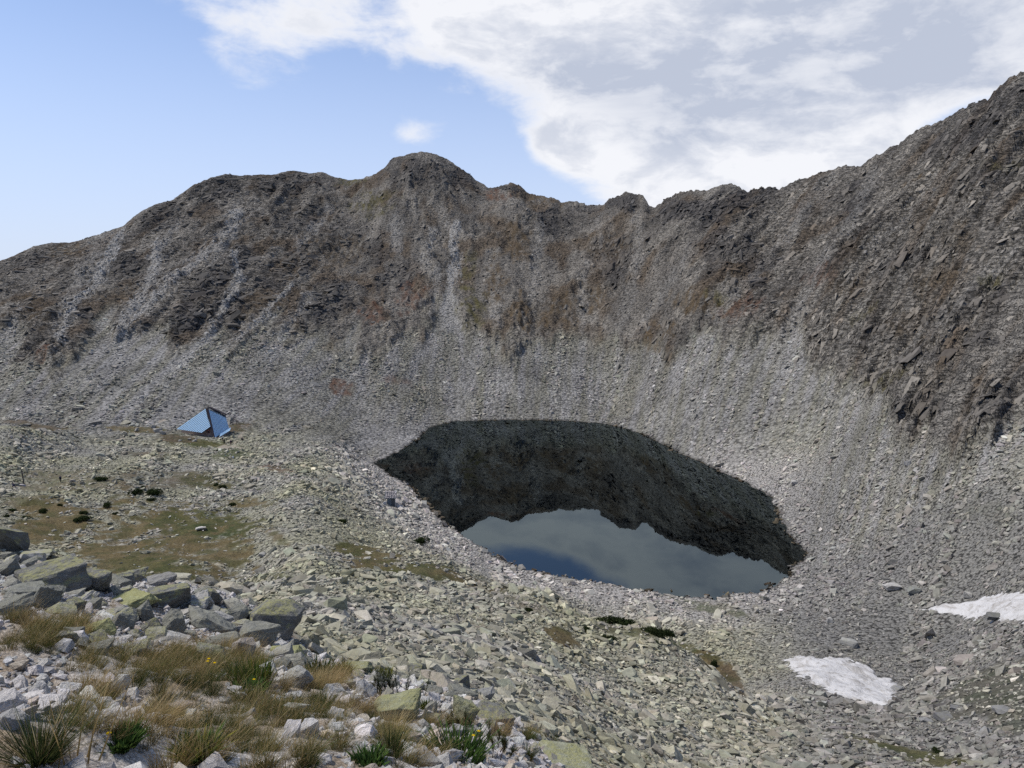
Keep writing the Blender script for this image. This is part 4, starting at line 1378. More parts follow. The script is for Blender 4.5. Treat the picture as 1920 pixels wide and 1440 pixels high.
G1, G2, G3, G4 = (0.20, 0.20, 0.175), (0.15, 0.15, 0.14), (0.28, 0.275, 0.24), (0.36, 0.35, 0.33)
YEL = (0.27, 0.275, 0.14)
PINK = (0.30, 0.27, 0.25)
BL = [
    (8, 1012, 80, 54, G2, 'dark speckled boulder standing at the far edge of the pale trail', 0.7, 0.15, 0.4),
    (75, 1040, 62, 24, G3, 'low grey boulder at the trail edge right beside the dark speckled boulder', 0.2, 0, 0),
    (56, 1051, 34, 13, G4, 'flat pale stone lying on the bare trail', 0.0, 0, 0),
    (100, 1082, 118, 60, G2, 'biggest dark boulder of the outcrop, its left shoulder patched yellow with lichen', 0.15, 0.1, -0.05),
    (172, 1092, 68, 56, G2, 'dark boulder leaning on the right side of the biggest outcrop boulder', -0.2, 0, 0.15),
    (40, 1106, 80, 26, G1, 'thin overhanging slab with a black gap beneath it', 0.1, 0.05, 0.12),
    (82, 1124, 48, 62, G1, 'wedge shaped lichened rock jammed under the overhanging slab', 0.3, 0.1, 0.4),
    (26, 1138, 66, 54, G1, 'blocky grey green boulder below the overhanging slab', 0.1, 0, 0),
    (106, 1146, 66, 36, (0.24, 0.24, 0.20), 'smooth domed boulder between wedge rock and white rubble', 0, 0, 0.2),
    (138, 1136, 42, 30, G2, 'small dark tilted rock over white rubble', 0.4, 0.1, -0.3),
    (230, 1090, 44, 34, G2, 'upright dark fin of rock beside the yellow slab', 0.5, 0, 0.2),
    (252, 1082, 46, 34, G2, 'peaked dark rock on the crest behind the upright fin', -0.3, 0, 0),
    (305, 1088, 52, 32, (0.24, 0.235, 0.225), 'grey squared rock on the crest beside the brown meadow', 0.1, 0, -0.1),
    (252, 1122, 96, 38, YEL, 'broad flat slab coated in bright yellow green lichen', 0.05, 0.15, 0),
    (318, 1116, 82, 50, G2, 'big dark block with a yellow lichen cap right of the yellow slab', 0.2, 0, 0.1),
    (376, 1128, 44, 36, G4, 'pale square faced block perched on the outcrop crest', 0.6, 0.3, 0),
    (398, 1120, 40, 40, G2, 'dark rock behind the pale square faced block', 0, 0, 0),
    (397, 1164, 96, 54, G1, 'large lichened boulder with a sharp sloping ridge', -0.15, 0, 0.2),
    (326, 1170, 40, 56, G1, 'upright grey rock standing left of the sharp ridged boulder', 0.2, 0, 0),
    (275, 1153, 32, 54, G1, 'narrow spire of rock standing on the outcrop', 0.3, 0, -0.1),
    (228, 1150, 60, 24, G3, 'flat grey slab in front of the yellow slab', 0, 0.1, 0.1),
    (182, 1178, 70, 40, YEL, 'low slab spotted yellow above the dry grass', 0.1, 0.2, 0),
    (232, 1170, 44, 44, G1, 'tilted slab leaning against the low yellow spotted slab', 0.5, 0.2, 0.5),
    (425, 1202, 66, 38, G1, 'rounded lichened boulder below the sharp ridged boulder', 0, 0, 0.1),
    (456, 1216, 48, 44, PINK, 'pinkish bare boulder above the yellow green cushion plant', 0.3, 0, 0.3),
    (484, 1188, 78, 56, G1, 'large grey boulder with a black crevice at its right', 0.1, 0, 0.15),
    (470, 1158, 58, 30, YEL, 'yellow topped slab behind the large grey boulder', 0.2, 0.2, 0.35),
    (512, 1158, 104, 86, G2, 'big black and white speckled boulder at the right end of the outcrop', -0.2, 0, 0.35),
    (538, 1221, 78, 34, YEL, 'long yellow lichened slab at the foot of the speckled boulder', 0, 0.05, 0.15),
    (354, 1189, 36, 18, G1, 'small flat rock wedged under the sharp ridged boulder', 0, 0, 0.1),
    (398, 1224, 62, 34, (0.24, 0.24, 0.2), 'flat grey green slab sloping into the dry grass', 0, 0.2, 0.25),
    (318, 1195, 78, 34, G4, 'pale rubbly slab behind the long dry grass', 0, 0.2, 0.3),
    (185, 1216, 60, 34, G1, 'half buried dark slab among the dry grass', 0.1, 0.1, 0.1),
    (255, 1215, 70, 36, (0.27, 0.26, 0.24), 'broad pale slab half hidden by dry grass', 0, 0.1, 0),
    (20, 1144, 26, 14, G4, 'white stone lying in front of the blocky grey green boulder', 0, 0, 0),
    (748, 1326, 92, 62, (0.25, 0.255, 0.16), 'domed green lichened boulder below the silvery dark plant', 0.1, 0.1, 0.05),
    (824, 1275, 54, 22, G1, 'long flat topped dark block on the shelf rim', 0.1, 0, 0.1),
    (865, 1280, 36, 32, G2, 'black stained block at the right end of the flat topped block', 0.4, 0, 0),
    (868, 1300, 60, 34, G1, 'sloping grey green boulder under the black stained block', 0.1, 0, 0.3),
    (811, 1294, 42, 22, G1, 'low grey boulder between dome and flat topped block', 0, 0, 0),
    (912, 1304, 34, 28, (0.24, 0.24, 0.235), 'round bare grey boulder over a black gap', 0.2, 0, 0),
    (868, 1338, 56, 58, (0.24, 0.245, 0.17), 'lichened slab sloping down from the shelf rim', 0.4, 0.2, 0.5),
    (922, 1342, 84, 56, G2, 'broad dark mossy boulder at the shelf rim', 0, 0.1, 0.2),
    (808, 1347, 46, 28, G3, 'black spotted rock in front of the small green herb', 0, 0, 0),
    (856, 1372, 38, 32, G4, 'white crusted rock behind the dwarf pine shoots', 0.3, 0, 0.2),
    (797, 1358, 24, 20, G4, 'small bright white stone beside the black spotted rock', 0, 0, 0),
    (803, 1428, 64, 42, (0.27, 0.27, 0.27), 'bare grey boulder beside the big leafy clump', 0.2, 0, 0.1),
    (1056, 1428, 116, 62, (0.27, 0.275, 0.2), 'black and yellow spotted boulder on the lower shelf rim', 0.1, 0.1, 0.15),
    (553, 1270, 62, 46, (0.31, 0.31, 0.29), 'tilted grey wedge stone with a sharp upper corner', 0.2, 0.2, -0.3),
    (424, 1311, 28, 13, G4, 'pale angular stone lying in the dry grass', 0, 0, 0),
    (468, 1340, 32, 22, G4, 'white triangular stone beside green grass', 0.2, 0, -0.2),
    (14, 1348, 58, 40, (0.38, 0.37, 0.36), 'smooth white stone on the gravel above the dark green tuft', 0.1, 0, -0.2),
    (688, 1298, 54, 36, (0.34, 0.34, 0.34), 'pale grey slab left of the silvery dark plant', 0, 0.2, 0.4),
    (672, 1250, 66, 26, (0.25, 0.255, 0.17), 'green lichened boulder just over the shelf rim', 0.1, 0, 0.1),
    (780, 1252, 36, 22, G2, 'dark rock beyond the flat topped block', 0, 0, 0),
    (630, 1132, 44, 30, (0.27, 0.275, 0.2), 'lone greenish boulder out on the talus beyond the speckled boulder', 0.2, 0, 0.2),
    (1866, 1156, 34, 16, (0.13, 0.13, 0.13), 'dark boulder at the lower edge of the long snow bank', 0.3, 0, 0.1),
    (1683, 1290, 24, 12, (0.2, 0.2, 0.2), 'grey boulder at the right end of the tongue shaped snow patch', 0.3, 0, 0.1),
    (1672, 1318, 14, 14, (0.26, 0.25, 0.24), 'pale boulder at the lower tip of the tongue shaped snow patch', 0.1, 0, 0.1),
    (1738, 1350, 28, 12, (0.21, 0.21, 0.215), 'flat grey slab near the dark grassy slope', 0.1, 0, 0),
    (1770, 1344, 34, 18, (0.16, 0.16, 0.165), 'dark split boulder near the dark grassy slope', 0.5, 0, 0),
    (1795, 1328, 24, 12, (0.15, 0.15, 0.155), 'small dark boulder perched above the dark split boulder', 0.2, 0, 0),
    (1880, 1330, 34, 16, (0.2, 0.2, 0.205), 'grey boulder on the dark grassy slope', 0.2, 0, 0),
    (1850, 1372, 24, 18, (0.24, 0.24, 0.24), 'rounded grey boulder below the dark grassy slope', 0.2, 0, 0),
    (1672, 1100, 30, 18, (0.36, 0.35, 0.34), 'big pale split boulder on the scree above the snow', 0.3, 0, 0),
    (1714, 1107, 24, 16, (0.19, 0.195, 0.185), 'greenish square boulder beside the big pale split boulder', 0.2, 0, 0),
    (1816, 1116, 18, 16, (0.33, 0.32, 0.30), 'pale rounded boulder above the long snow bank', 0, 0, 0),
    (1590, 1204, 32, 20, (0.27, 0.27, 0.26), 'broad pale boulder above the tongue shaped snow patch', 0.1, 0, 0),
    (1556, 1164, 12, 14, (0.42, 0.41, 0.39), 'white upright boulder on the basin gravel', 0, 0, 0),
    (1490, 905, 14, 12, (0.36, 0.35, 0.34), 'pale boulder above the right shore of the lake', 0.3, 0, 0),
    (1702, 868, 14, 12, (0.38, 0.37, 0.36), 'white boulder on the scree below the rock slabs', 0.1, 0, 0),
    (1028, 1077, 7, 6, (0.07, 0.07, 0.07), 'dark stone standing in the shallows by the near shore', 0.1, 0, 0),
    (1168, 1103, 7, 5, (0.3, 0.3, 0.3), 'pale stone standing in the shallows by the near shore', 0.1, 0, 0),
    (1195, 1108, 14, 8, (0.42, 0.42, 0.38), 'whitish rounded boulder on the near shore at the waterline', 0.1, 0, 0),
    (492, 1040, 16, 10, (0.34, 0.33, 0.31), 'pale flat boulder on the grey talus right of the meadow', 0.1, 0, 0),
    (376, 990, 20, 8, (0.45, 0.43, 0.40), 'white stones cluster lying on the green part of the meadow', 0.1, 0, 0),
    (187, 853, 16, 9, (0.33, 0.33, 0.28), 'large pale boulder on the flats left of the shelter', 0.1, 0, 0),
]
far_names = ('shallows', 'snow', 'grassy', 'scree', 'shore', 'basin', 'meadow', 'flats', 'talus')
for e in BL:
    far_ = e[0] > 1100 or any(k in e[5] for k in ('shallows', 'grey talus', 'meadow', 'flats', 'out on the talus')) and 'beside the brown' not in e[5]
    bare = max(e[4]) - min(e[4]) < 0.03 or e[4] in (G4, PINK)
    boulder(e[0], e[1], e[2], e[3], e[4], e[5], M_BLOCK if far_ else (M_BOULDER_G if bare and e[4] not in (G2,) else M_BOULDER), e[6], e[7], e[8],
            rmin=(40.0 if far_ else 0.0), name='stone' if 'stone' in e[5] else 'boulder', detail=1 if far_ else 3)



def short(lb):
    for sep_ in (' standing', ' at ', ' lying', ',', ' leaning', ' with ', ' jammed', ' below', ' between', ' over ', ' beside', ' on ', ' behind', ' right', ' perched', ' in ', ' coated', ' above', ' sloping', ' half', ' under', ' left', ' out ', ' among', ' beyond', ' wedged', ' spotted yellow'):
        lb = lb.split(sep_)[0]
    return lb


NEARB = [(e[0], e[1], short(e[5])) for e in BL if e[0] < 1100]


def beside(px, py, lst):
    return min(lst, key=lambda e: (e[0] - px) ** 2 + ((e[1] - py) * 1.6) ** 2)[2]


rf_ = random.Random(21)
for k in range(170):
    if k < 130:
        cx_ = rf_.uniform(5, 575)
        top_ = np.interp(cx_, SHELF_X, SHELF_Y) + 6
        cy_ = rf_.uniform(top_, min(top_ + rf_.choice((60, 130)), 1262 if cx_ > 400 else 1225))
        w_ = rf_.choice((14, 18, 24, 30, 38, 48))
        gp = 'rocks filling the outcrop gaps'
    else:
        cx_ = rf_.uniform(640, 1090)
        cy_ = np.interp(cx_, SHELF_X, SHELF_Y) + rf_.uniform(-8, 60)
        w_ = rf_.choice((12, 16, 20, 26, 32))
        gp = 'rocks on the shelf rim'
    tn0 = rf_.choice((0, 1, 2, 2, 0, 3))
    asp = rf_.uniform(0.5, 0.85)
    lb = '%s %s %s rock beside the %s' % ('small' if w_ < 22 else 'mid sized', 'flat' if asp < 0.64 else 'chunky', ('lichened', 'dark', 'grey', 'pale')[tn0], beside(cx_, cy_, NEARB))
    o = boulder(cx_, min(cy_, 1425), w_, w_ * asp, (G1, G2, G3, G4)[tn0], lb, rf_.choice((M_BOULDER, M_BOULDER_G, M_BOULDER_G)), rf_.uniform(-1.5, 1.5), rf_.uniform(-0.3, 0.3), rf_.uniform(-0.4, 0.4), detail=2)
    o['group'] = gp

# ------------------------------------------------------------------ gravel of the shelf
GRASSY = [(60, 1195, 95, 35, .35), (60, 1225, 40, 14, .6), (190, 1245, 75, 35, .4), (330, 1255, 130, 40, .25), (420, 1262, 90, 45, .3), (360, 1300, 120, 40, .5), (270, 1275, 60, 28, .45),
          (150, 1285, 40, 16, .15), (205, 1305, 30, 14, .1), (470, 1330, 120, 36, .35), (420, 1370, 130, 45, .45), (560, 1340, 90, 36, .4), (120, 1350, 70, 26, .3), (70, 1400, 85, 60, .8), (200, 1400, 120, 45, .2),
          (300, 1390, 90, 60, .15), (330, 1430, 150, 35, .1), (480, 1430, 140, 35, .3), (560, 1400, 70, 30, .25), (640, 1330, 50, 16, .2), (700, 1335, 40, 12, .15), (735, 1390, 30, 32, .4), (640, 1400, 26, 18, .2),
          (780, 1432, 50, 14, .15), (850, 1360, 60, 9, .2), (140, 1182, 60, 16, .2), (600, 1290, 50, 12, .1), (930, 1385, 26, 10, .1), (1000, 1385, 30, 12, .5), (700, 1415, 30, 16, .3), (630, 1275, 30, 10, .1), (520, 1290, 50, 12, .2)]


def grassiness(px, py, x, y):
    wob_ = 0.35 * fbm(x / 0.45, y / 0.45, 3)
    g = np.zeros(len(px))
    tone = np.zeros(len(px))
    for a, b, c_, d_, t_ in GRASSY:
        k = ell(px, py, (a, b, c_, d_, -0.06), wob_)
        tone = np.where(k > g, t_, tone)
        g = np.maximum(g, k)
    return g, tone


STONE_MARKS = [(a, b, ' '.join(c.split()[:5])) for a, b, c in NEARB] + [(475, 1270, 'yellow green cushion herb'), (597, 1260, 'dark green cushion herb'), (855, 1410, 'big clump of lance leaves'), (690, 1425, 'low dark green rosette'), (372, 1405, 'yellowing leafy clump'), (226, 1385, 'leafy clump with a yellow bloom'),
                       (604, 1310, 'round green grass tuft'), (70, 1400, 'big dark green spiky tuft'), (575, 1430, 'wide green tuft at the shelf foot'), (735, 1400, 'tall green and tan tuft'), (728, 1295, 'silvery dark plant'), (905, 1400, 'dwarf pine shoots'), (150, 1420, 'straw coloured seed stalks'), (395, 1260, 'yellow daisy blooms'), (500, 1430, 'green tuft amid tan grass')]
STONES_I = [hull_rock('grit_%02d' % i, 500 + i, M_GRIT_I, 0.62 + 0.04 * (i % 5), 13 + i % 4, 0, 0.22) for i in range(12)]
STONES_O = [unit(hull_rock('pebble_%02d' % i, 560 + i, M_WHITE, 0.7, 14 + i % 4, 2, 0.2)) for i in range(10)]
x, y = wedge(2.1, 11.5, 950, 36.5)
z = ground(x, y)
px, py = project(x, y, z)
g, tn_ = grassiness(px, py, x, y)
clump = 0.80 + 0.9 * fbm(x / 0.55, y / 0.55, 3)
bright = sstep(px, 260, 40) * 0 + np.clip(1 - 1.15 * g, 0.03, 1) * np.clip(clump + 0.25 * (px < 230) + 0.12 * (px > 560), 0.05, 1)
keep = (shelf(px, py) > 0.5) & (rng.random(len(x)) < bright) & (px > -40) & (px < 1180) & (py < 1480)
x, y, z, px, py, g = x[keep], y[keep], z[keep], px[keep], py[keep], g[keep]
N = len(x)
size = np.clip(np.exp(rng.normal(math.log(0.024), 0.62, N)), 0.009, 0.12)
dist = np.sqrt(x * x + y * y + (z - EYE) ** 2)
wcol = np.array([0.52, 0.505, 0.485]) * np.exp(rng.normal(0, 0.16, N))[:, None] * (1 + rng.normal(0, 0.015, (N, 3)))
tanp = rng.random(N) < 0.25
wcol[tanp] *= np.array([0.80, 0.72, 0.62])
rot = np.stack([rng.uniform(-0.5, 0.5, N), rng.uniform(-0.5, 0.5, N), rng.uniform(0, 6.28, N)], 1)
scl = np.stack([size * rng.uniform(0.9, 1.4, N), size * rng.uniform(0.8, 1.1, N), size * rng.uniform(0.7, 1.1, N)], 1)
pos = np.stack([x, y, z + 0.12 * size], 1)
idx = rng.integers(0, 10, N)
inf = (px > 4) & (px < 1916) & (py < 1436)
order = np.argsort(-np.where(inf, size / dist, 0))
big_s = order[:230]
rest = np.ones(N, bool)
rest[big_s] = False
instancer('gravel', pos[rest], rot[rest], scl[rest], wcol[rest], idx[rest], STONES_I, 'pale granite gravel strewn over the foreground shelf')
for k in big_s:
    o = D.objects.new('stone', STONES_O[int(idx[k])])
    o.location = pos[k]
    o.rotation_euler = rot[k]
    o.scale = scl[k] * np.array([1.0, 0.9, 0.75])
    o.color = (*[float(v) for v in wcol[k]], 1)
    link(o)
    tone_ = 'tan' if tanp[k] else 'white'
    big_ = 'fist sized' if size[k] > 0.085 else 'small'
    turfy = ' in grass' if g[k] > 0.3 else ''
    tag(o, '%s %s gravel stone%s near the %s' % (big_, tone_, turfy, beside(px[k], py[k], STONE_MARKS)), 'stone', 'loose stones on the gravel shelf')

# ------------------------------------------------------------------ grass and herbs
def leaf_mat(name, instanced):
    m, t = mat(name)
    a = t.add('ShaderNodeAttribute', attribute_name='bcol')
    if instanced:
        b = t.add('ShaderNodeAttribute', attribute_name='col', attribute_type='INSTANCER').outputs['Color']
    else:
        b = t.add('ShaderNodeObjectInfo').outputs['Color']
    c = t.mix(1.0, a.outputs['Color'], b, 'MULTIPLY')
    df = t.add('ShaderNodeBsdfDiffuse')
    tl = t.add('ShaderNodeBsdfTranslucent')
    t.link(c, df.inputs[0])
    t.link(c, tl.inputs[0])
    mx = t.add('ShaderNodeMixShader')
    mx.inputs[0].default_value = 0.28
    t.link(df.outputs[0], mx.inputs[1])
    t.link(tl.outputs[0], mx.inputs[2])
    o = t.add('ShaderNodeOutputMaterial')
    t.link(mx.outputs[0], o.inputs[0])
    return m


M_LEAF_I = leaf_mat('grass_blades', True)
M_LEAF = leaf_mat('herb_leaves', False)


def blades(nb, h0, h1, spread, out, width, bend, root, tips, seed, lean=(0.0, 0.0), shape='blade', seg=3):
    """a clump of nb blades or leaves as arrays (verts, quads, colours)"""
    g = np.random.default_rng(seed)
    a = g.uniform(0, 2 * np.pi, nb)
    rad = spread * np.sqrt(g.random(nb))
    bx, by = rad * np.cos(a), rad * np.sin(a)
    h = g.uniform(h0, h1, nb)
    dirx = np.cos(a) * rad / max(spread, 1e-6) * out + g.normal(0, 0.13, nb) + lean[0]
    diry = np.sin(a) * rad / max(spread, 1e-6) * out + g.normal(0, 0.13, nb) + lean[1]
    bd = bend * g.uniform(0.5, 1.5, nb)
    side = g.uniform(0, np.pi, nb)
    sx, sy = np.cos(side), np.sin(side)
    wd = width * g.uniform(0.7, 1.3, nb)
    tip = np.array(tips)[g.integers(0, len(tips), nb)]
    tip = tip * np.exp(g.normal(0, 0.15, nb))[:, None]
    V_, Cc = [], []
    for s in range(seg + 1):
        f = s / seg
        cx_ = bx + dirx * h * f + dirx * bd * h * f * f
        cy_ = by + diry * h * f + diry * bd * h * f * f
        cz_ = h * f * (1 - 0.28 * bd * f * np.minimum(1, np.hypot(dirx, diry)))
        if shape == 'leaf':
            wf = math.sin(math.pi * (0.12 + 0.86 * f)) ** 0.8
        else:
            wf = 1 - 0.9 * f
        ww = wd * wf * 0.5
        V_.append(np.stack([cx_ - sx * ww, cy_ - sy * ww, cz_], 1))
        V_.append(np.stack([cx_ + sx * ww, cy_ + sy * ww, cz_], 1))
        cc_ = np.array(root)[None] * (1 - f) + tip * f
        Cc += [cc_, cc_]
    VV = np.stack(V_, 1).reshape(-1, 3)
    CC = np.stack(Cc, 1).reshape(-1, 3)
    st = (np.arange(nb) * (2 * (seg + 1)))[:, None]
    F = np.concatenate([np.stack([st[:, 0] + 2 * s, st[:, 0] + 2 * s + 1, st[:, 0] + 2 * s + 3, st[:, 0] + 2 * s + 2], 1) for s in range(seg)])
    return VV, F, CC


def leaf_mesh(name, sets, material):
    vs, fs, cs, n0 = [], [], [], 0
    for v, f, c_ in sets:
        vs.append(v)
        fs.append(f + n0)
        cs.append(c_)
        n0 += len(v)
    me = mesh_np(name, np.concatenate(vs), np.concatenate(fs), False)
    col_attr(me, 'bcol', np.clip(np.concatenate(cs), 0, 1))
    me.materials.append(material)
    return me


TAN = [(0.52, 0.39, 0.20), (0.44, 0.32, 0.15), (0.31, 0.21, 0.10), (0.58, 0.46, 0.25)]
MIX = [(0.26, 0.19, 0.075), (0.13, 0.135, 0.04), (0.34, 0.25, 0.11)]
GRN = [(0.075, 0.105, 0.028), (0.055, 0.08, 0.025), (0.12, 0.13, 0.04)]
DRK = [(0.045, 0.07, 0.028), (0.035, 0.055, 0.022), (0.075, 0.09, 0.035)]
WIND = (0.20, 0.05)
TUFTS = []
for i in range(4):
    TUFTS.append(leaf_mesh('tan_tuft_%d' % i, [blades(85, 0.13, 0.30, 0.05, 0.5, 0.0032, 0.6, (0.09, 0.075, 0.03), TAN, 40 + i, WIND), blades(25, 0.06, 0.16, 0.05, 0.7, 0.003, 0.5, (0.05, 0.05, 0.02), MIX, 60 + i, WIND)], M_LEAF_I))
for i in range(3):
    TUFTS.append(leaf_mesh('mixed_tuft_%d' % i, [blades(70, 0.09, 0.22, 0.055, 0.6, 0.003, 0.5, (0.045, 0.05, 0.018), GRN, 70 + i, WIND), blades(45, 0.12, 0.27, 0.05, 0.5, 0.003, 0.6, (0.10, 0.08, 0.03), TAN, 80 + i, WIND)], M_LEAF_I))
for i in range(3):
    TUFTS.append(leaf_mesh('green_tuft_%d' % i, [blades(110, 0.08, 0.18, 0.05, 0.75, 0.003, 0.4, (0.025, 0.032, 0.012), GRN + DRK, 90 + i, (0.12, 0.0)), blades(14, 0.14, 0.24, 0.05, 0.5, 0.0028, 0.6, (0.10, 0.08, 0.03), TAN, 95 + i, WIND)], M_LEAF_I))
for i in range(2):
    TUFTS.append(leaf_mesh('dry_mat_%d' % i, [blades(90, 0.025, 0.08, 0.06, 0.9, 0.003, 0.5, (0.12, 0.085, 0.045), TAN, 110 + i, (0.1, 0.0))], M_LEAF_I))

x, y = wedge(2.0, 11.0, 210, 36.5)
z = ground(x, y)
px, py = project(x, y, z)
g, tone = grassiness(px, py, x, y)
matty = (rng.random(len(x)) < 0.10) & (g < 0.4)
keep = (shelf(px, py) > 0.7) & ((rng.random(len(x)) < g * 0.88) | matty) & (px < 1150)
x, y, z, px, py, g, tone, matty = [a[keep] for a in (x, y, z, px, py, g, tone, matty)]
N = len(x)
tone = tone + 0.17 + 0.34 * fbm(x / 0.5, y / 0.5, 2)
rv = rng.random(N)
idx = np.where(tone > 0.58, 7 + (rv * 3).astype(int), np.where(tone > 0.36, 4 + (rv * 3).astype(int), (rv * 4).astype(int)))
idx = np.where(matty | (rng.random(N) < 0.12), 10 + (rv * 2).astype(int), idx)
s_ = rng.uniform(0.26, 0.60, N) * np.where(g > 0.6, 1.0, 0.75) * (0.75 + 0.06 * np.minimum(np.hypot(x, y), 6))
far_s = 1.0
col = np.ones((N, 3)) * np.exp(rng.normal(0, 0.14, N))[:, None] * (1 + rng.normal(0, 0.03, (N, 3)))
rot = np.stack([rng.normal(0, 0.10, N), rng.normal(0, 0.10, N), rng.uniform(-0.5, 0.5, N)], 1)
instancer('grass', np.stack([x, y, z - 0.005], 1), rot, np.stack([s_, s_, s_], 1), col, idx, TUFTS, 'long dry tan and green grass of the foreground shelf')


def plant(name, px_, py_, label, cat, parts, scale=1.0, yaw=0.0, rmin=0.0):
    """a plant rooted where the ray through its foot meets the ground; parts: (name, mesh)"""
    p = hit(px_, py_, rmin)
    e = D.objects.new(name, None)
    e.empty_display_size = 0.05
    e.location = (p.x, p.y, p.z - 0.006)
    e.rotation_euler = (0, 0, yaw)
    e.scale = (scale,) * 3
    link(e)
    tag(e, label, cat)
    for nm, me in parts:
        link(D.objects.new(nm, me), e)
    return e


def flower(name, heads, seed, colr=(0.75, 0.55, 0.02)):
    """stalked heads: petals round a disc; heads = [(x, y, z)]"""
    vs, fs, cs, n0 = [], [], [], 0
    for hx, hy, hz in heads:
        for k in range(9):
            a = 2 * math.pi * k / 9
            L = 0.010
            wv_ = 0.003
            c_, s_ = math.cos(a), math.sin(a)
            q = [(hx, hy, hz), (hx + c_ * L * .6 - s_ * wv_, hy + s_ * L * .6 + c_ * wv_, hz + .004), (hx + c_ * L, hy + s_ * L, hz + .002), (hx + c_ * L * .6 + s_ * wv_, hy + s_ * L * .6 - c_ * wv_, hz + .004)]
            vs += q
            fs.append([n0, n0 + 1, n0 + 2, n0 + 3])
            cs += [colr] * 4
            n0 += 4
    me = mesh_np(name, vs, fs)
    col_attr(me, 'bcol', np.array(cs))
    me.materials.append(M_LEAF)
    return me


def stalks(name, seed, nb, h0, h1, head=True, colr=(0.42, 0.31, 0.15)):
    g = np.random.default_rng(seed)
    sets = [blades(nb, h0, h1, 0.05, 0.25, 0.006, 0.2, (0.25, 0.18, 0.08), [colr], seed, (0.16, 0.0), seg=3)]
    me = leaf_mesh(name, sets, M_LEAF)
    return me


YG = [(0.20, 0.20, 0.03), (0.12, 0.15, 0.03), (0.28, 0.26, 0.05)]
LG = [(0.07, 0.13, 0.035), (0.10, 0.16, 0.04), (0.05, 0.10, 0.03)]
# herbs: (foot px, foot py, width px, height px, kind, label)
HERBS = [
    (475, 1284, 72, 60, 'cushion', 'yellow green cushion herb growing under the pinkish boulder'),
    (597, 1272, 46, 46, 'cushion_dark', 'dark green cushion herb beside the tilted grey wedge stone'),
    (640, 1266, 38, 30, 'cushion_yellow', 'bright yellow green cushion herb on the shelf rim'),
    (717, 1275, 36, 28, 'cushion_yellow', 'yellow green herb growing behind the silvery dark plant'),
    (799, 1334, 36, 22, 'cushion', 'small fresh green herb growing against the domed boulder'),
    (855, 1424, 116, 66, 'leafy', 'big clump of long green lance leaves beside the bare grey boulder'),
    (690, 1434, 60, 36, 'leafy_low', 'low dark green leafy rosette on the white gravel'),
    (372, 1418, 64, 58, 'leafy_yellow', 'yellowing leafy clump amid dry grass in front of white stones'),
    (226, 1398, 66, 46, 'leafy_low', 'fresh green leafy clump with a yellow bloom among tan grass'),
    (604, 1322, 56, 34, 'green', 'round green grass tuft on the gravel below the tilted wedge stone'),
    (536, 1326, 40, 28, 'green', 'upright green grass tuft left of the round green tuft'),
    (468, 1300, 60, 28, 'leafy_low', 'green herb patch with tiny yellow bloom under the cushion herb'),
    (70, 1428, 128, 104, 'fescue', 'big dark green spiky grass tuft beside the bare gravel'),
    (500, 1440, 60, 26, 'green', 'green grass tuft amid tan grass below white gravel'),
    (575, 1440, 66, 28, 'green', 'wide green tuft beside white gravel at the shelf foot'),
    (735, 1418, 40, 66, 'green', 'tall green and tan tuft growing between gravel and grey boulder'),
    (990, 1424, 22, 30, 'green', 'small upright green tuft left of the spotted boulder'),
    (992, 1386, 26, 16, 'green', 'dark green tuft tucked in a rock gap on the rim'),
    (1036, 1392, 28, 20, 'green', 'green tuft in the crevice behind the spotted boulder'),
    (1214, 1428, 22, 14, 'green', 'green tuft among talus blocks right of the spotted boulder'),
    (1100, 1424, 24, 12, 'green', 'low green tuft at the right foot of the spotted boulder'),
    (742, 1352, 18, 18, 'cushion', 'tiny yellow green sprig under the domed boulder'),
    (690, 1352, 40, 18, 'green', 'short green tuft left of the domed boulder'),
    (40, 1160, 40, 40, 'mixed', 'tan and green tuft growing out of the gap below the wedge rock'),
]
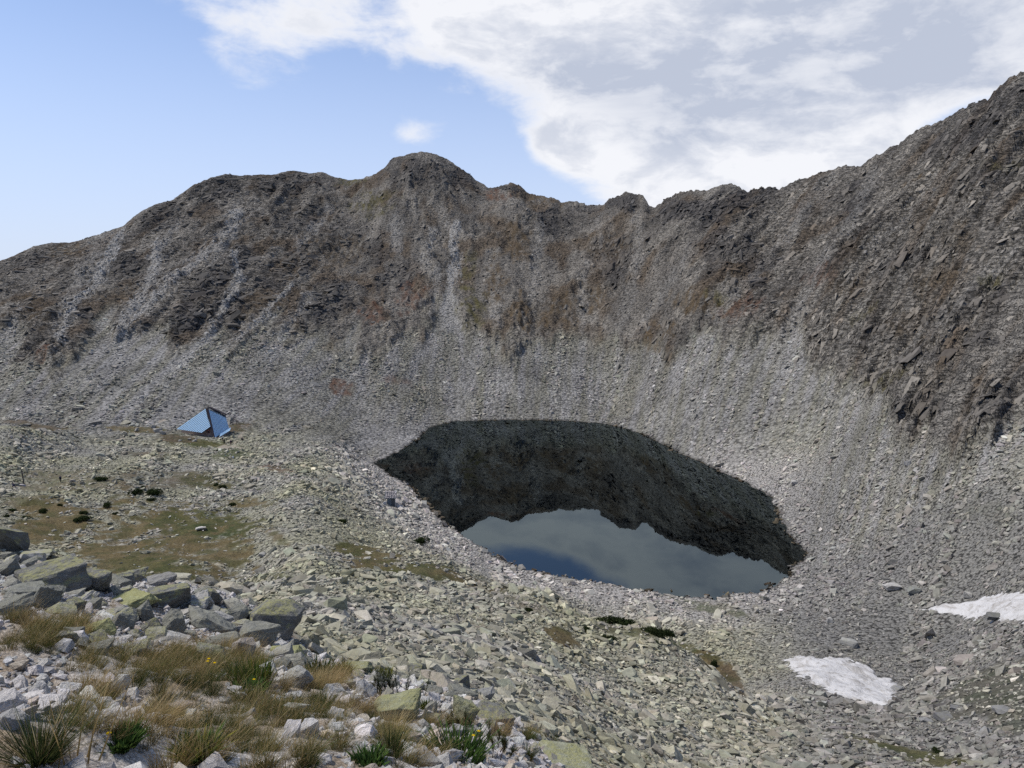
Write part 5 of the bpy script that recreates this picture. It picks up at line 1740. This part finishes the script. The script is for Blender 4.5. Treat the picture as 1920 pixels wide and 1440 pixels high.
for hi, (fx, fy, wp, hp, kind, lb) in enumerate(HERBS):
    p = hit(fx, min(fy, 1437))
    m_ = p.y / px_dir(fx, fy)[1] / F_PX
    W, H_ = wp * m_, hp * m_
    sp = W * 0.30
    sd_ = 1000 + hi
    parts = []
    if kind.startswith('cushion'):
        tips = {'cushion': YG + LG, 'cushion_dark': DRK + LG, 'cushion_yellow': YG}[kind]
        parts.append(('foliage', leaf_mesh('herb_%02d' % hi, [blades(330, H_ * 0.45, H_ * 0.95, W * 0.42, 0.35, 0.006, 0.2, (0.03, 0.045, 0.012), tips, sd_, shape='leaf', seg=2)], M_LEAF)))
    elif kind.startswith('leafy'):
        tips = LG if kind != 'leafy_yellow' else LG + YG
        parts.append(('foliage', leaf_mesh('herb_%02d' % hi, [blades(460, H_ * 0.30, H_ * 0.78, W * 0.42, 0.55, 0.0075, 0.55, (0.035, 0.06, 0.018), tips, sd_, shape='leaf', seg=4)], M_LEAF)))
    elif kind == 'fescue':
        parts.append(('foliage', leaf_mesh('herb_%02d' % hi, [blades(520, H_ * 0.55, H_ * 0.95, W * 0.22, 0.85, 0.0032, 0.35, (0.02, 0.028, 0.012), DRK + GRN, sd_, (0.05, 0)), blades(90, H_ * 0.5, H_ * 0.9, W * 0.3, 1.0, 0.003, 0.5, (0.15, 0.11, 0.05), TAN, sd_ + 1)], M_LEAF)))
        parts.append(('seed_stalk', leaf_mesh('stalk_%02d' % hi, [blades(5, H_ * 0.9, H_ * 1.15, W * 0.15, 0.3, 0.006, 0.2, (0.3, 0.24, 0.12), [(0.5, 0.42, 0.25)], sd_ + 2)], M_LEAF)))
    else:
        tips = GRN + DRK if kind == 'green' else GRN + TAN
        parts.append(('foliage', leaf_mesh('herb_%02d' % hi, [blades(200, H_ * 0.5, H_ * 1.0, W * 0.26, 0.6, 0.004, 0.4, (0.03, 0.04, 0.014), tips, sd_, (0.08, 0)), blades(30, H_ * 0.5, H_ * 1.05, W * 0.28, 0.5, 0.003, 0.4, (0.12, 0.09, 0.04), TAN, sd_ + 1, (0.1, 0))], M_LEAF)))
    if hi in (5, 8, 11):
        g = np.random.default_rng(hi)
        parts.append(('bloom', flower('bloom_%02d' % hi, [(W * (0.34 if hi == 5 else 0.1) + g.normal(0, 0.02), g.normal(0, 0.02), H_ * g.uniform(0.7, 1.0)) for _ in range(2 if hi == 5 else 1)], hi)))
    plant('grass_tuft' if kind in ('green', 'fescue', 'mixed') else 'herb', fx, min(fy, 1437), lb, 'grass' if kind in ('green', 'fescue', 'mixed') else 'plant', parts)

# yellow blooms over the long grass
for (fx, fy, hx) in ((395, 1300, 0.22),):
    plant('yellow_flower', fx, fy, 'two yellow daisy like blooms rising above the long dry grass', 'flower',
          [('bloom', flower('daisy', [(0, 0, 0.215), (0.028, 0.01, 0.185), (-0.006, 0, 0.20)], 3)), ('stem', leaf_mesh('daisy_stem', [blades(3, 0.18, 0.21, 0.012, 0.1, 0.004, 0.1, (0.05, 0.08, 0.02), GRN, 5)], M_LEAF))])
# tall dry seed stalks by the dark tuft
for k, (fx, fy, nb, hh) in enumerate(((150, 1432, 4, 0.30), (165, 1438, 4, 0.36), (120, 1430, 3, 0.26))):
    plant('seed_stalks', fx, fy, ['straw coloured seed stalks rising right beside the dark green tuft', 'tallest straw coloured seed stalks standing in the tan grass', 'short seed stalks in front of the dark green tuft'][k], 'grass',
          [('stalk', stalks('dry_stalk_%d' % k, 300 + k, nb, hh * 0.8, hh))])


def bottlebrush(name, seed, shoots, H_, root, tip, needle=0.02, tipwhite=False):
    """upright needled shoots, as dwarf pine and heath carry them"""
    g = np.random.default_rng(seed)
    vs, fs, cs = [], [], []
    n0 = 0
    for sxy in shoots:
        bx, by, h = sxy
        lean_ = g.normal(0, 0.22, 2)
        nn_ = 120
        f = g.random(nn_) ** 0.8
        a = g.uniform(0, 2 * np.pi, nn_)
        cxp = bx + lean_[0] * h * f
        cyp = by + lean_[1] * h * f
        czp = h * f
        L = needle * (0.7 + 0.5 * g.random(nn_))
        ex = cxp + np.cos(a) * L * 0.75
        ey = cyp + np.sin(a) * L * 0.75
        ez = czp + L * 0.75
        wv_ = 0.0014
        for i in range(nn_):
            s_, c_ = -math.sin(a[i]) * wv_, math.cos(a[i]) * wv_
            vs += [(cxp[i] - s_, cyp[i] - c_, czp[i]), (cxp[i] + s_, cyp[i] + c_, czp[i]), (ex[i] + s_ * .3, ey[i] + c_ * .3, ez[i]), (ex[i] - s_ * .3, ey[i] - c_ * .3, ez[i])]
            fs.append([n0, n0 + 1, n0 + 2, n0 + 3])
            tc_ = np.array(tip) * math.exp(g.normal(0, 0.2))
            if tipwhite and f[i] > 0.72 and g.random() < 0.4:
                tc_ = np.array((0.42, 0.42, 0.36))
            cs += [root, root, tuple(tc_), tuple(tc_)]
            n0 += 4
    me = mesh_np(name, vs, fs)
    col_attr(me, 'bcol', np.clip(np.array(cs), 0, 1))
    me.materials.append(M_LEAF)
    return me


g = np.random.default_rng(77)
plant('heath_plant', 728, 1304, 'dark bristly plant with silvery tips above the domed boulder', 'plant',
      [('foliage', bottlebrush('silvery_heath', 1, [(g.normal(0, 0.075), g.normal(0, 0.05), g.uniform(0.10, 0.2)) for _ in range(26)], 0.2, (0.02, 0.026, 0.014), (0.04, 0.055, 0.03), 0.026, True))])
plant('dwarf_pine', 905, 1412, 'dwarf pine with upright bristly shoots behind the big leafy clump', 'shrub',
      [('foliage', bottlebrush('dwarf_pine_shoots', 2, [(-0.17, 0.06, 0.13), (-0.09, 0.10, 0.19), (-0.04, 0.12, 0.13), (0.03, 0.1, 0.12), (0.09, 0.05, 0.13), (0.12, 0.0, 0.09), (0.06, 0.02, 0.08), (0.13, 0.04, 0.06), (0.0, 0.05, 0.08), (0.16, -0.03, 0.05)], 0.2, (0.05, 0.045, 0.022), (0.06, 0.075, 0.028), 0.034)),
       ('branch', leaf_mesh('dwarf_pine_branch', [blades(9, 0.06, 0.13, 0.12, 0.5, 0.008, 0.2, (0.07, 0.05, 0.03), [(0.09, 0.06, 0.04)], 9)], M_LEAF))])
plant('dwarf_pine', 842, 1368, 'small brown green pine seedling between lichened slab and white crusted rock', 'shrub',
      [('foliage', bottlebrush('pine_seedling', 3, [(-0.03, 0, 0.09), (0.02, 0.02, 0.13), (0.05, 0, 0.08), (0, 0.03, 0.07)], 0.2, (0.06, 0.05, 0.025), (0.075, 0.08, 0.03), 0.028))])

# ------------------------------------------------------------------ dwarf pines out on the slopes
def shrub_meshes(seed):
    g = np.random.default_rng(seed)
    n_ = 1500
    # mounds of needle clumps over a low, uneven dome
    k = 9
    cxk, cyk, rk = g.uniform(-0.36, 0.36, k), g.uniform(-0.3, 0.3, k), g.uniform(0.16, 0.30, k)
    w_ = g.integers(0, k, n_)
    a = g.uniform(0, 2 * np.pi, n_)
    f = np.sqrt(g.random(n_))
    x = cxk[w_] + np.cos(a) * rk[w_] * f
    y = cyk[w_] + np.sin(a) * rk[w_] * f
    z = (rk[w_] * 1.9) * np.sqrt(np.maximum(1 - f * f, 0)) * g.uniform(0.35, 1.05, n_)
    L = g.uniform(0.05, 0.12, n_)
    dx, dy = g.normal(0, 0.5, n_), g.normal(0, 0.5, n_)
    s = g.uniform(0, np.pi, n_)
    ww = g.uniform(0.018, 0.034, n_)
    p0 = np.stack([x - np.cos(s) * ww, y - np.sin(s) * ww, z], 1)
    p1 = np.stack([x + np.cos(s) * ww, y + np.sin(s) * ww, z], 1)
    p2 = np.stack([x + dx * L + np.cos(s) * ww * .3, y + dy * L + np.sin(s) * ww * .3, z + L], 1)
    p3 = np.stack([x + dx * L - np.cos(s) * ww * .3, y + dy * L - np.sin(s) * ww * .3, z + L], 1)
    VV = np.stack([p0, p1, p2, p3], 1).reshape(-1, 3)
    F = np.arange(n_ * 4).reshape(-1, 4)
    c = np.array([0.035, 0.048, 0.02])[None] * np.exp(g.normal(0, 0.35, n_))[:, None]
    me = mesh_np('pine_foliage_%d' % seed, VV, F)
    col_attr(me, 'bcol', np.repeat(np.clip(c, 0, 1), 4, 0))
    me.materials.append(M_LEAF)
    st = leaf_mesh('pine_stems_%d' % seed, [blades(14, 0.15, 0.35, 0.3, 0.5, 0.03, 0.2, (0.06, 0.045, 0.03), [(0.07, 0.05, 0.035)], seed)], M_LEAF)
    return me, st


SH = [shrub_meshes(s) for s in (1, 2, 3, 4)]
SHRUBS = [
    (188, 900, 24, 8, 'dark dwarf pine on the flats near the white stones'), (257, 927, 24, 14, 'dark dwarf pine at the left of the three pine clump on the flats'), (288, 927, 30, 15, 'widest dark dwarf pine of the three pine clump on the flats'),
    (284, 938, 15, 7, 'small dwarf pine below the three pine clump on the flats'), (268, 916, 14, 7, 'small dwarf pine behind the three pine clump on the flats'), (158, 964, 16, 8, 'small round dwarf pine above the green cushion on the meadow edge'), (82, 960, 20, 9, 'dwarf pine on the reddish part of the meadow'),
    (51, 972, 18, 7, 'low dwarf pine beside a pale stone on the meadow'), (155, 975, 30, 9, 'wide light green dwarf pine on the meadow edge'), (200, 950, 20, 10, 'green dwarf pine above the white gravel strip'), (436, 948, 16, 7, 'dwarf pine at the far right of the meadow'),
    (406, 910, 12, 5, 'tiny dwarf pine on the heath right of the shelter path'), (418, 914, 16, 6, 'small dwarf pine below the tiny one on the heath'), (785, 1020, 34, 15, 'dark dwarf pine on the turf bank above the lake'), (642, 980, 20, 8, 'dwarf pine on the talus left of the turf bank'),
    (1157, 1173, 66, 20, 'long dark dwarf pine hedge on the knoll crest'), (1231, 1190, 60, 18, 'second long dark dwarf pine on the knoll crest beside the gravel basin'), (1138, 1200, 30, 13, 'greener dwarf pine below the long hedge on the knoll'), (1100, 1183, 18, 10, 'small dark dwarf pine left of the long hedge on the knoll'),
    (990, 1146, 16, 9, 'little dwarf pine alone on the talus above the knoll'), (1338, 1248, 16, 13, 'dwarf pine on the brown grass strip of the knoll flank'), (1756, 1410, 22, 11, 'dark dwarf pine on the mossy strip below the snow'), (215, 964, 12, 5, 'tiny dwarf pine right of the light green one'),
    (10, 970, 14, 7, 'dwarf pine at the trail side of the meadow'), (112, 948, 10, 5, 'tiny dark dwarf pine on the reddish meadow'), (1225, 1206, 22, 8, 'low mossy dwarf pine under the second hedge on the knoll'), (22, 957, 18, 5, 'flat green dwarf pine on the pale talus of the flats'),
]
for k, (fx, fy, wp, hp, lb) in enumerate(SHRUBS):
    p = hit(fx, fy, 40.0)
    m_ = p.y / px_dir(fx, fy)[1] / F_PX
    fol, stm = SH[k % 4]
    e = D.objects.new('dwarf_pine', None)
    e.location = (p.x, p.y, p.z - 0.05)
    e.rotation_euler = (0, 0, (-0.35 if wp > 40 else k * 1.3))
    e.scale = (wp * m_ * 1.05, wp * m_ * (0.45 if wp > 40 else 0.85), hp * m_ * 1.5)
    link(e)
    tag(e, lb, 'shrub', 'dwarf pines round the lake')
    link(D.objects.new('foliage', fol), e)
    link(D.objects.new('stem', stm), e)


# ------------------------------------------------------------------ the blue shelter
def flat_mat(name, col, rough=0.6, spec=0.3, dirt=0.25, scale=3.0, metal=0.0):
    m, t = mat(name)
    tcn = t.add('ShaderNodeTexCoord')
    nz = t.noise(tcn.outputs['Object'], scale, 4, 0.6)
    c = t.mix(1.0, col, t.vmath('SCALE', (1, 1, 1), scale=t.lin(nz, 0.25, 0.75, 1 - dirt, 1 + dirt)), 'MULTIPLY')
    p = finish(t, c, rough, nz, 0.2, 0.02, spec)
    p.inputs['Metallic'].default_value = metal
    return m


M_BLUE = flat_mat('light_blue_sheet', (0.50, 0.74, 0.96), 0.45, 0.4, 0.08)
M_NAVY = flat_mat('dark_blue_sheet', (0.10, 0.19, 0.40), 0.55)
M_FIN = flat_mat('dark_timber', (0.05, 0.042, 0.05), 0.8)
M_WALLP = flat_mat('pinkish_plaster', (0.30, 0.235, 0.215), 0.9)
M_RED = flat_mat('dark_red_paint', (0.09, 0.02, 0.02), 0.6)
M_GLASS = flat_mat('dark_window_glass', (0.02, 0.025, 0.03), 0.1, 0.5)
M_STEEL = flat_mat('grey_blue_sheet', (0.13, 0.165, 0.20), 0.5, 0.4, 0.15)
M_WOOD = flat_mat('weathered_wood', (0.16, 0.12, 0.085), 0.9)
M_WHITEP = flat_mat('white_sheet', (0.62, 0.62, 0.62), 0.6)


def mesh_poly(name, verts, faces, material, parent=None):
    me = D.meshes.new(name)
    me.from_pydata([tuple(v) for v in verts], [], faces)
    bm = bmesh.new()
    bm.from_mesh(me)
    bmesh.ops.recalc_face_normals(bm, faces=bm.faces)
    bm.to_mesh(me)
    bm.free()
    me.materials.append(material)
    return link(D.objects.new(name, me), parent)


def slab(name, quad, thick, material, parent=None):
    """a plate: a planar polygon given thickness along its normal (outwards)"""
    q = [Vector(v) for v in quad]
    nrm = (q[1] - q[0]).cross(q[-1] - q[0]).normalized()
    n_ = len(q)
    v = q + [p + nrm * thick for p in q]
    f = [tuple(range(n_))[::-1], tuple(range(n_, 2 * n_))] + [(i, (i + 1) % n_, n_ + (i + 1) % n_, n_ + i) for i in range(n_)]
    return mesh_poly(name, v, f, material, parent)


def bar(name, a, b, wd, material, parent=None):
    a, b = Vector(a), Vector(b)
    d = (b - a).normalized()
    s = d.cross(Vector((0, 0, 1)))
    if s.length < 0.05:
        s = d.cross(Vector((0, 1, 0)))
    s.normalize()
    u = s.cross(d).normalized()
    v = [p + s * wd * i + u * wd * j for p in (a, b) for i, j in ((-.5, -.5), (.5, -.5), (.5, .5), (-.5, .5))]
    f = [(0, 1, 2, 3), (4, 5, 6, 7), (0, 1, 5, 4), (1, 2, 6, 5), (2, 3, 7, 6), (3, 0, 4, 7)]
    return mesh_poly(name, v, f, material, parent)


foot = hit(403, 821, 100.0)
D0 = foot.y


def pt(px, py, dy):
    """the point of the ray through a pixel that lies dy metres behind the shelter's front foot"""
    d = px_dir(px, py)
    k = (D0 + dy) / d[1]
    return Vector((d[0] * k, d[1] * k, EYE + d[2] * k)) - foot


sh = D.objects.new('mountain_shelter', None)
sh.location = foot
link(sh)
tag(sh, 'blue striped tent shaped mountain shelter with a steep dark front fin', 'shelter')
A_ = pt(387, 765.5, 3.2)
L_ = pt(331.5, 804.5, 5.5)
P_ = pt(379, 811.5, 1.6)
Q_ = pt(395, 800, 0.9)
S_ = pt(402.8, 821, 0.0)
T1 = pt(391, 768.5, 3.0)
R1 = pt(423.6, 783.9, 7.0)
R2 = pt(429.2, 803.5, 5.0)
B1 = pt(398.5, 764.4, 5.0)
B2 = pt(424, 778.8, 8.0)
K_ = Vector((R2.x - 4.0, R2.y + 8, R2.z - 1.5))
K2 = Vector((L_.x + 6, L_.y + 9, L_.z - 1.0))


def on_plane(px, py, a, b, c):
    d = Vector(px_dir(px, py))
    nrm_ = (b - a).cross(c - a)
    o_ = Vector((0, 0, EYE)) - foot
    return o_ + d * ((a - o_).dot(nrm_) / d.dot(nrm_))


P_ = on_plane(379, 811.5, A_, L_, Q_)
R2 = on_plane(429.2, 803.5, S_, T1, R1)
# core behind the sheets, down into the ground
core = [A_, L_, P_, S_, R2, R1, B2, B1, K_, K2]
cen_ = sum(core, Vector()) / len(core)
cv = [c + (cen_ - c) * 0.10 + Vector((0, 0.9, -0.25)) for c in core]
gl_ = [Vector((c.x, c.y, min(c.z, c.z) - 2.5)) for c in (cv[1], cv[2], cv[3], cv[4], cv[8], cv[9])]
bm = bmesh.new()
for c in cv + gl_:
    bm.verts.new(c)
res = bmesh.ops.convex_hull(bm, input=bm.verts)
bmesh.ops.delete(bm, geom=[g_ for g_ in res['geom_interior'] if isinstance(g_, bmesh.types.BMVert)], context='VERTS')
me = D.meshes.new('wall')
bm.to_mesh(me)
bm.free()
me.materials.append(M_WALLP)
link(D.objects.new('wall', me), sh)


def striped(a0, a1, b0, b1, n_, name, share=0.55):
    """sheets lying side by side between the lines a0-a1 and b0-b1, light ribs over a dark plate"""
    nrm = (a1 - a0).cross(b0 - a0).normalized()
    if nrm.y > 0:
        nrm = -nrm
    plate = slab(name, [a0, a1, b1, b0], 0.06 if ((a1 - a0).cross(b0 - a0)).normalized().y < 0 else -0.06, M_NAVY, sh)
    for i in range(n_):
        f0, f1 = (i + 0.5 - share / 2) / n_, (i + 0.5 + share / 2) / n_
        e = [a0.lerp(b0, f0), a1.lerp(b1, f0), a1.lerp(b1, f1), a0.lerp(b0, f1)]
        lo = [v + nrm * 0.04 for v in e]
        hi_ = [v + nrm * 0.19 for v in e]
        mesh_poly('roof_sheet', lo + hi_, [(0, 1, 2, 3), (4, 5, 6, 7), (0, 1, 5, 4), (1, 2, 6, 5), (2, 3, 7, 6), (3, 0, 4, 7)], M_BLUE, plate)
    return plate


striped(L_, A_, P_, Q_, 12, 'side_roof', 0.68)
striped(S_, T1, R2, R1, 12, 'front_roof', 0.68)
# fin
fin = [A_ + Vector((-0.15, -0.5, 0.15)), A_ + Vector((0.75, -0.4, 0.0)), S_ + Vector((0.25, -0.35, -0.6)), S_ + Vector((-0.65, -0.3, -0.6))]
slab('front_fin', fin, 0.4, M_FIN, sh)
# upper gallery under the eave
slab('eave', [B1 + Vector((-1.2, -0.6, 0.1)), B2 + Vector((0.3, -0.6, 0.1)), B2 + Vector((0.1, 0.6, 0.15)), B1 + Vector((-1.2, 0.6, 0.15))], 0.25, M_FIN, sh)
gq = [T1 + Vector((0.3, 0.2, 0.05)), R1 + Vector((0, 0.2, 0.05)), B2 + Vector((-0.1, -0.3, 0)), B1 + Vector((-1.0, -0.3, 0))]
slab('gallery_window', gq, 0.05, M_GLASS, sh)
for i in range(9):
    f = (i + 0.5) / 9
    bar('gallery_post', gq[0].lerp(gq[1], f) + Vector((0, -0.25, 0)), gq[3].lerp(gq[2], f) + Vector((0, -0.25, 0)), 0.16, M_STEEL, sh)
for dx in (0.0, 0.5):
    bar('chimney', A_ + Vector((0.2 + dx, 0.2, -0.3)), A_ + Vector((0.2 + dx, 0.2, 0.85)), 0.22, M_FIN, sh)
wp_ = pt(391.8, 808.8, 0.45)
win = slab('window', [wp_ + Vector((-0.5, -0.35, -0.5)), wp_ + Vector((0.5, -0.5, -0.5)), wp_ + Vector((0.5, -0.5, 0.45)), wp_ + Vector((-0.5, -0.35, 0.45))], 0.12, M_RED, sh)
slab('window_pane', [wp_ + Vector((-0.32, -0.52, -0.33)), wp_ + Vector((0.32, -0.62, -0.33)), wp_ + Vector((0.32, -0.62, 0.28)), wp_ + Vector((-0.32, -0.52, 0.28))], 0.03, M_GLASS, win)
# pale sheets lying along the foot of the front roof
a_, b_ = pt(411, 819.5, 0.2), pt(431, 807.5, 4.2)
slab('skirt_sheet', [a_, b_, b_ + Vector((0, 1.2, 0.9)), a_ + Vector((0, 1.2, 0.9))], 0.08, M_BLUE, sh)
# timber frame beside it
tf = hit(441, 796, 200.0)
fr_ = D.objects.new('timber_frame', None)
fr_.location = tf
link(fr_)
tag(fr_, 'brown timber frame leaning beside the blue striped shelter', 'frame')
bar('post', (-0.8, 0, -0.3), (-0.8, 0, 2.2), 0.16, M_WOOD, fr_)
bar('rafter', (-1.0, 0, 2.3), (1.6, 0.2, 0.9), 0.18, M_WOOD, fr_)
bar('post', (0.4, 0.4, -0.3), (0.4, 0.4, 1.7), 0.14, M_WOOD, fr_)

# ------------------------------------------------------------------ small cabin by the shore
hf = hit(733, 948, 100.0)
hp_ = hf.y / px_dir(733, 948)[1] / F_PX
cab = D.objects.new('stone_roofed_cabin', None)
cab.location = hf + Vector((0, 0, 0.35))
cab.rotation_euler = (0, 0, 0.12)
link(cab)
tag(cab, 'small grey blue metal cabin with a stone weighted roof near the lake shore', 'cabin')


def box(name, lo, hi, material, parent):
    x0, y0, z0 = lo
    x1, y1, z1 = hi
    v = [(x0, y0, z0), (x1, y0, z0), (x1, y1, z0), (x0, y1, z0), (x0, y0, z1), (x1, y0, z1), (x1, y1, z1), (x0, y1, z1)]
    return mesh_poly(name, v, [(3, 2, 1, 0), (4, 5, 6, 7), (0, 1, 5, 4), (1, 2, 6, 5), (2, 3, 7, 6), (3, 0, 4, 7)], material, parent)


M_STEEL2 = flat_mat('slate_blue_sheet', (0.075, 0.085, 0.10), 0.5, 0.4, 0.15)
M_STONEW = flat_mat('roof_stone', (0.40, 0.37, 0.37), 0.9, 0.2, 0.4)
box('wall_panel', (-1.05, 0, -0.5), (0.12, 2.0, 1.62), M_STEEL, cab)
box('wall_panel', (0.13, 0.02, -0.5), (1.15, 2.0, 1.62), M_STEEL2, cab)
box('post', (1.17, -0.04, -0.5), (1.27, 0.06, 1.55), M_WHITEP, cab)
rf = slab('roof', [(-1.75, -0.25, 1.6), (1.45, -0.25, 1.6), (1.6, 2.4, 2.9), (-1.6, 2.4, 2.9)], 0.10, M_STEEL2, cab)
rs = random.Random(5)
smesh = [unit(hull_rock('roof_stone_%d' % i, 700 + i, M_STONEW, 0.7, 11)) for i in range(4)]
for i in range(5):
    for j in range(5):
        o = D.objects.new('roof_stone', smesh[(i * 3 + j) % 4])
        fy_ = (j + 0.5) / 5
        o.location = (-1.55 + (i + 0.5) * 0.61 + rs.uniform(-.1, .1), -0.25 + fy_ * 2.65, 1.85 + fy_ * 1.3)
        o.scale = (rs.uniform(0.4, 0.62), rs.uniform(0.35, 0.5), rs.uniform(0.18, 0.3))
        o.rotation_euler = (0.4, 0, rs.uniform(-0.5, 0.5))
        link(o, rf)
slab('roof_light', [(0.95, 1.9, 2.82), (1.5, 1.9, 2.82), (1.55, 2.45, 3.1), (1.0, 2.45, 3.1)], 0.06, M_WHITEP, rf)
boulder(721, 943, 8, 7, (0.55, 0.54, 0.54), 'white boulder leaning at the left corner of the small cabin', M_BLOCK, 0.2, 0, 0, rmin=100, detail=1)

# ------------------------------------------------------------------ mast, ruin, people
mf_ = hit(46, 911, 60.0)
ms_ = D.objects.new('wooden_mast', None)
ms_.location = mf_
link(ms_)
tag(ms_, 'thin dark leaning mast with a stone heap at its foot on the flats', 'mast')
mm = mf_.y / px_dir(46, 911)[1] / F_PX
bar('pole', (0, 0, -0.5), (-3.0 * mm, 0, 30 * mm), 0.17, M_FIN, ms_)
bar('crosspiece', (-2.4 * mm - 0.5, 0, 27 * mm), (-2.4 * mm + 0.3, 0, 27 * mm + 0.1), 0.12, M_FIN, ms_)
fo = D.objects.new('foot_stone', unit(hull_rock('mast_foot', 777, M_STONEW, 0.6, 12)))
fo.scale = (1.5, 1.0, 0.7)
fo.location = (-0.3, -0.2, 0.1)
link(fo, ms_)

# tumbled stone ruin by the path
for k, (cx_, cy_, w_, h_, lb) in enumerate(((288, 800, 10, 9, 'tallest stone of the small ruin left of the shelter'), (296, 807, 16, 11, 'broad pale stone of the small ruin left of the shelter'), (305, 811, 12, 8, 'low stone at the right foot of the small ruin'),
                                            (256, 806, 8, 9, 'grey upright stone beside the trail left of the ruin'), (356, 824, 8, 5, 'pale rock on the turf in front of the shelter'), (365, 826, 9, 5, 'rounded pale rock beside the shelter turf bank'), (337, 826, 8, 4, 'flat pale rock below the shelter left corner'),
                                            (374, 810.5, 6, 4, 'white boulder against the foot of the shelter roof'), (437, 857, 4, 4.5, 'bright white stone below the sandy yard'))):
    boulder(cx_, cy_, w_, h_, (0.36, 0.34, 0.31) if k < 8 else (0.8, 0.8, 0.8), lb, M_BLOCK, 0.2 * k, 0, 0.1, rmin=100, detail=1)

M_CLOTH = {k: flat_mat(k + '_cloth', c, 0.9, 0.1) for k, c in (('black', (0.012, 0.012, 0.014)), ('navy', (0.02, 0.03, 0.08)), ('white', (0.7, 0.7, 0.66)), ('dark_green', (0.02, 0.03, 0.02)), ('red_brown', (0.10, 0.03, 0.03)), ('grey', (0.08, 0.08, 0.09)))}
M_SKIN = flat_mat('skin', (0.42, 0.27, 0.2), 0.6)


def person(px, py, H_, top, legs, label, sit=False, stride=0.12, rz=0.0):
    """one skinned body on joints, with a jacket, trousers and hair as pieces of its own"""
    p = hit(px, py, 60.0)
    e = D.objects.new('person', None)
    e.location = p
    e.rotation_euler = (0, 0, rz)
    e.scale = (H_ / 1.75,) * 3
    link(e)
    tag(e, label, 'person')

    def skin(name, joints, edges, radii, material):
        me = D.meshes.new(name)
        me.from_pydata(joints, edges, [])
        o = D.objects.new(name, me)
        link(o, e)
        md = o.modifiers.new('skin', 'SKIN')
        for v, r_ in zip(me.skin_vertices[0].data, radii):
            v.radius = (r_, r_)
        me.skin_vertices[0].data[0].use_root = True
        sb = o.modifiers.new('smooth', 'SUBSURF')
        sb.levels = sb.render_levels = 1
        me.materials.append(material)
        return o
    if not sit:
        hipz = 0.92
        J = [(0, 0, hipz), (0, 0, 1.15), (0, 0, 1.40), (0, 0, 1.50), (0, 0.01, 1.63), (0, 0.0, 1.72),
             (0.17, 0, 1.41), (0.25, -0.03, 1.15), (0.24, 0.12, 0.92), (0.25, 0.16, 0.83), (-0.17, 0, 1.41), (-0.25, 0.03, 1.15), (-0.24, 0.10, 0.92), (-0.25, 0.14, 0.83),
             (0.09, 0, 0.88), (0.10, stride, 0.48), (0.10, stride * 0.6, 0.07), (0.10, stride * 0.6 + 0.16, 0.03), (-0.09, 0, 0.88), (-0.10, -stride * 0.3, 0.48), (-0.10, -stride, 0.07), (-0.10, -stride + 0.16, 0.03)]
    else:
        J = [(0, 0, 0.45), (0, 0.02, 0.68), (0, 0.05, 0.93), (0, 0.06, 1.03), (0, 0.09, 1.16), (0, 0.09, 1.25),
             (0.17, 0.05, 0.94), (0.25, 0.14, 0.70), (0.16, 0.32, 0.60), (0.13, 0.38, 0.58), (-0.17, 0.05, 0.94), (-0.25, 0.14, 0.70), (-0.16, 0.32, 0.60), (-0.13, 0.38, 0.58),
             (0.09, 0.03, 0.44), (0.12, 0.45, 0.48), (0.12, 0.48, 0.07), (0.12, 0.62, 0.03), (-0.09, 0.03, 0.44), (-0.12, 0.45, 0.48), (-0.12, 0.48, 0.07), (-0.12, 0.62, 0.03)]
    E_ = [(0, 1), (1, 2), (2, 3), (3, 4), (4, 5), (2, 6), (6, 7), (7, 8), (8, 9), (2, 10), (10, 11), (11, 12), (12, 13), (0, 14), (14, 15), (15, 16), (16, 17), (0, 18), (18, 19), (19, 20), (20, 21)]
    Rr = [0.14, 0.13, 0.14, 0.06, 0.10, 0.08, 0.07, 0.05, 0.04, 0.035, 0.07, 0.05, 0.04, 0.035, 0.10, 0.07, 0.05, 0.04, 0.10, 0.07, 0.05, 0.04]
    skin('body', J, E_, Rr, M_SKIN)
    up_ = [0, 1, 2, 6, 7, 8, 10, 11, 12]
    mp_ = {v: i for i, v in enumerate(up_)}
    skin('jacket', [J[i] for i in up_], [(mp_[a], mp_[b]) for a, b in E_ if a in mp_ and b in mp_], [Rr[i] * 1.22 + 0.012 for i in up_], M_CLOTH[top])
    lo_ = [0, 14, 15, 16, 18, 19, 20]
    mp_ = {v: i for i, v in enumerate(lo_)}
    skin('trousers', [J[i] for i in lo_], [(mp_[a], mp_[b]) for a, b in E_ if a in mp_ and b in mp_], [Rr[i] * 1.18 + 0.01 for i in lo_], M_CLOTH[legs])
    hd = J[5]
    skin('hair', [(hd[0], hd[1] - 0.03, hd[2] - 0.05), (hd[0], hd[1] - 0.01, hd[2] + 0.035)], [(0, 1)], [0.10, 0.085], M_CLOTH['black'])


person(420.5, 832.5, 1.75, 'black', 'black', 'person in black standing on the sandy yard edge before the shelter')
person(433.0, 834.0, 1.75, 'navy', 'red_brown', 'person in dark jacket walking across the sandy yard', rz=0.6, stride=0.25)
person(417.5, 826.5, 1.7, 'white', 'black', 'person in white top and black trousers at the shelter corner', rz=1.2)
person(453.5, 826.5, 1.75, 'black', 'grey', 'person in black sitting on rocks right of the shelter', sit=True)
person(455.0, 826.8, 1.75, 'grey', 'black', 'person in grey sitting close beside the person in black', sit=True)
person(113.5, 904.0, 1.75, 'navy', 'black', 'hiker in dark clothes crossing the flats near the mast', stride=0.22, rz=1.0)
person(25.5, 915.0, 1.75, 'navy', 'navy', 'hiker in blue sitting on the flats left of the mast', sit=True)
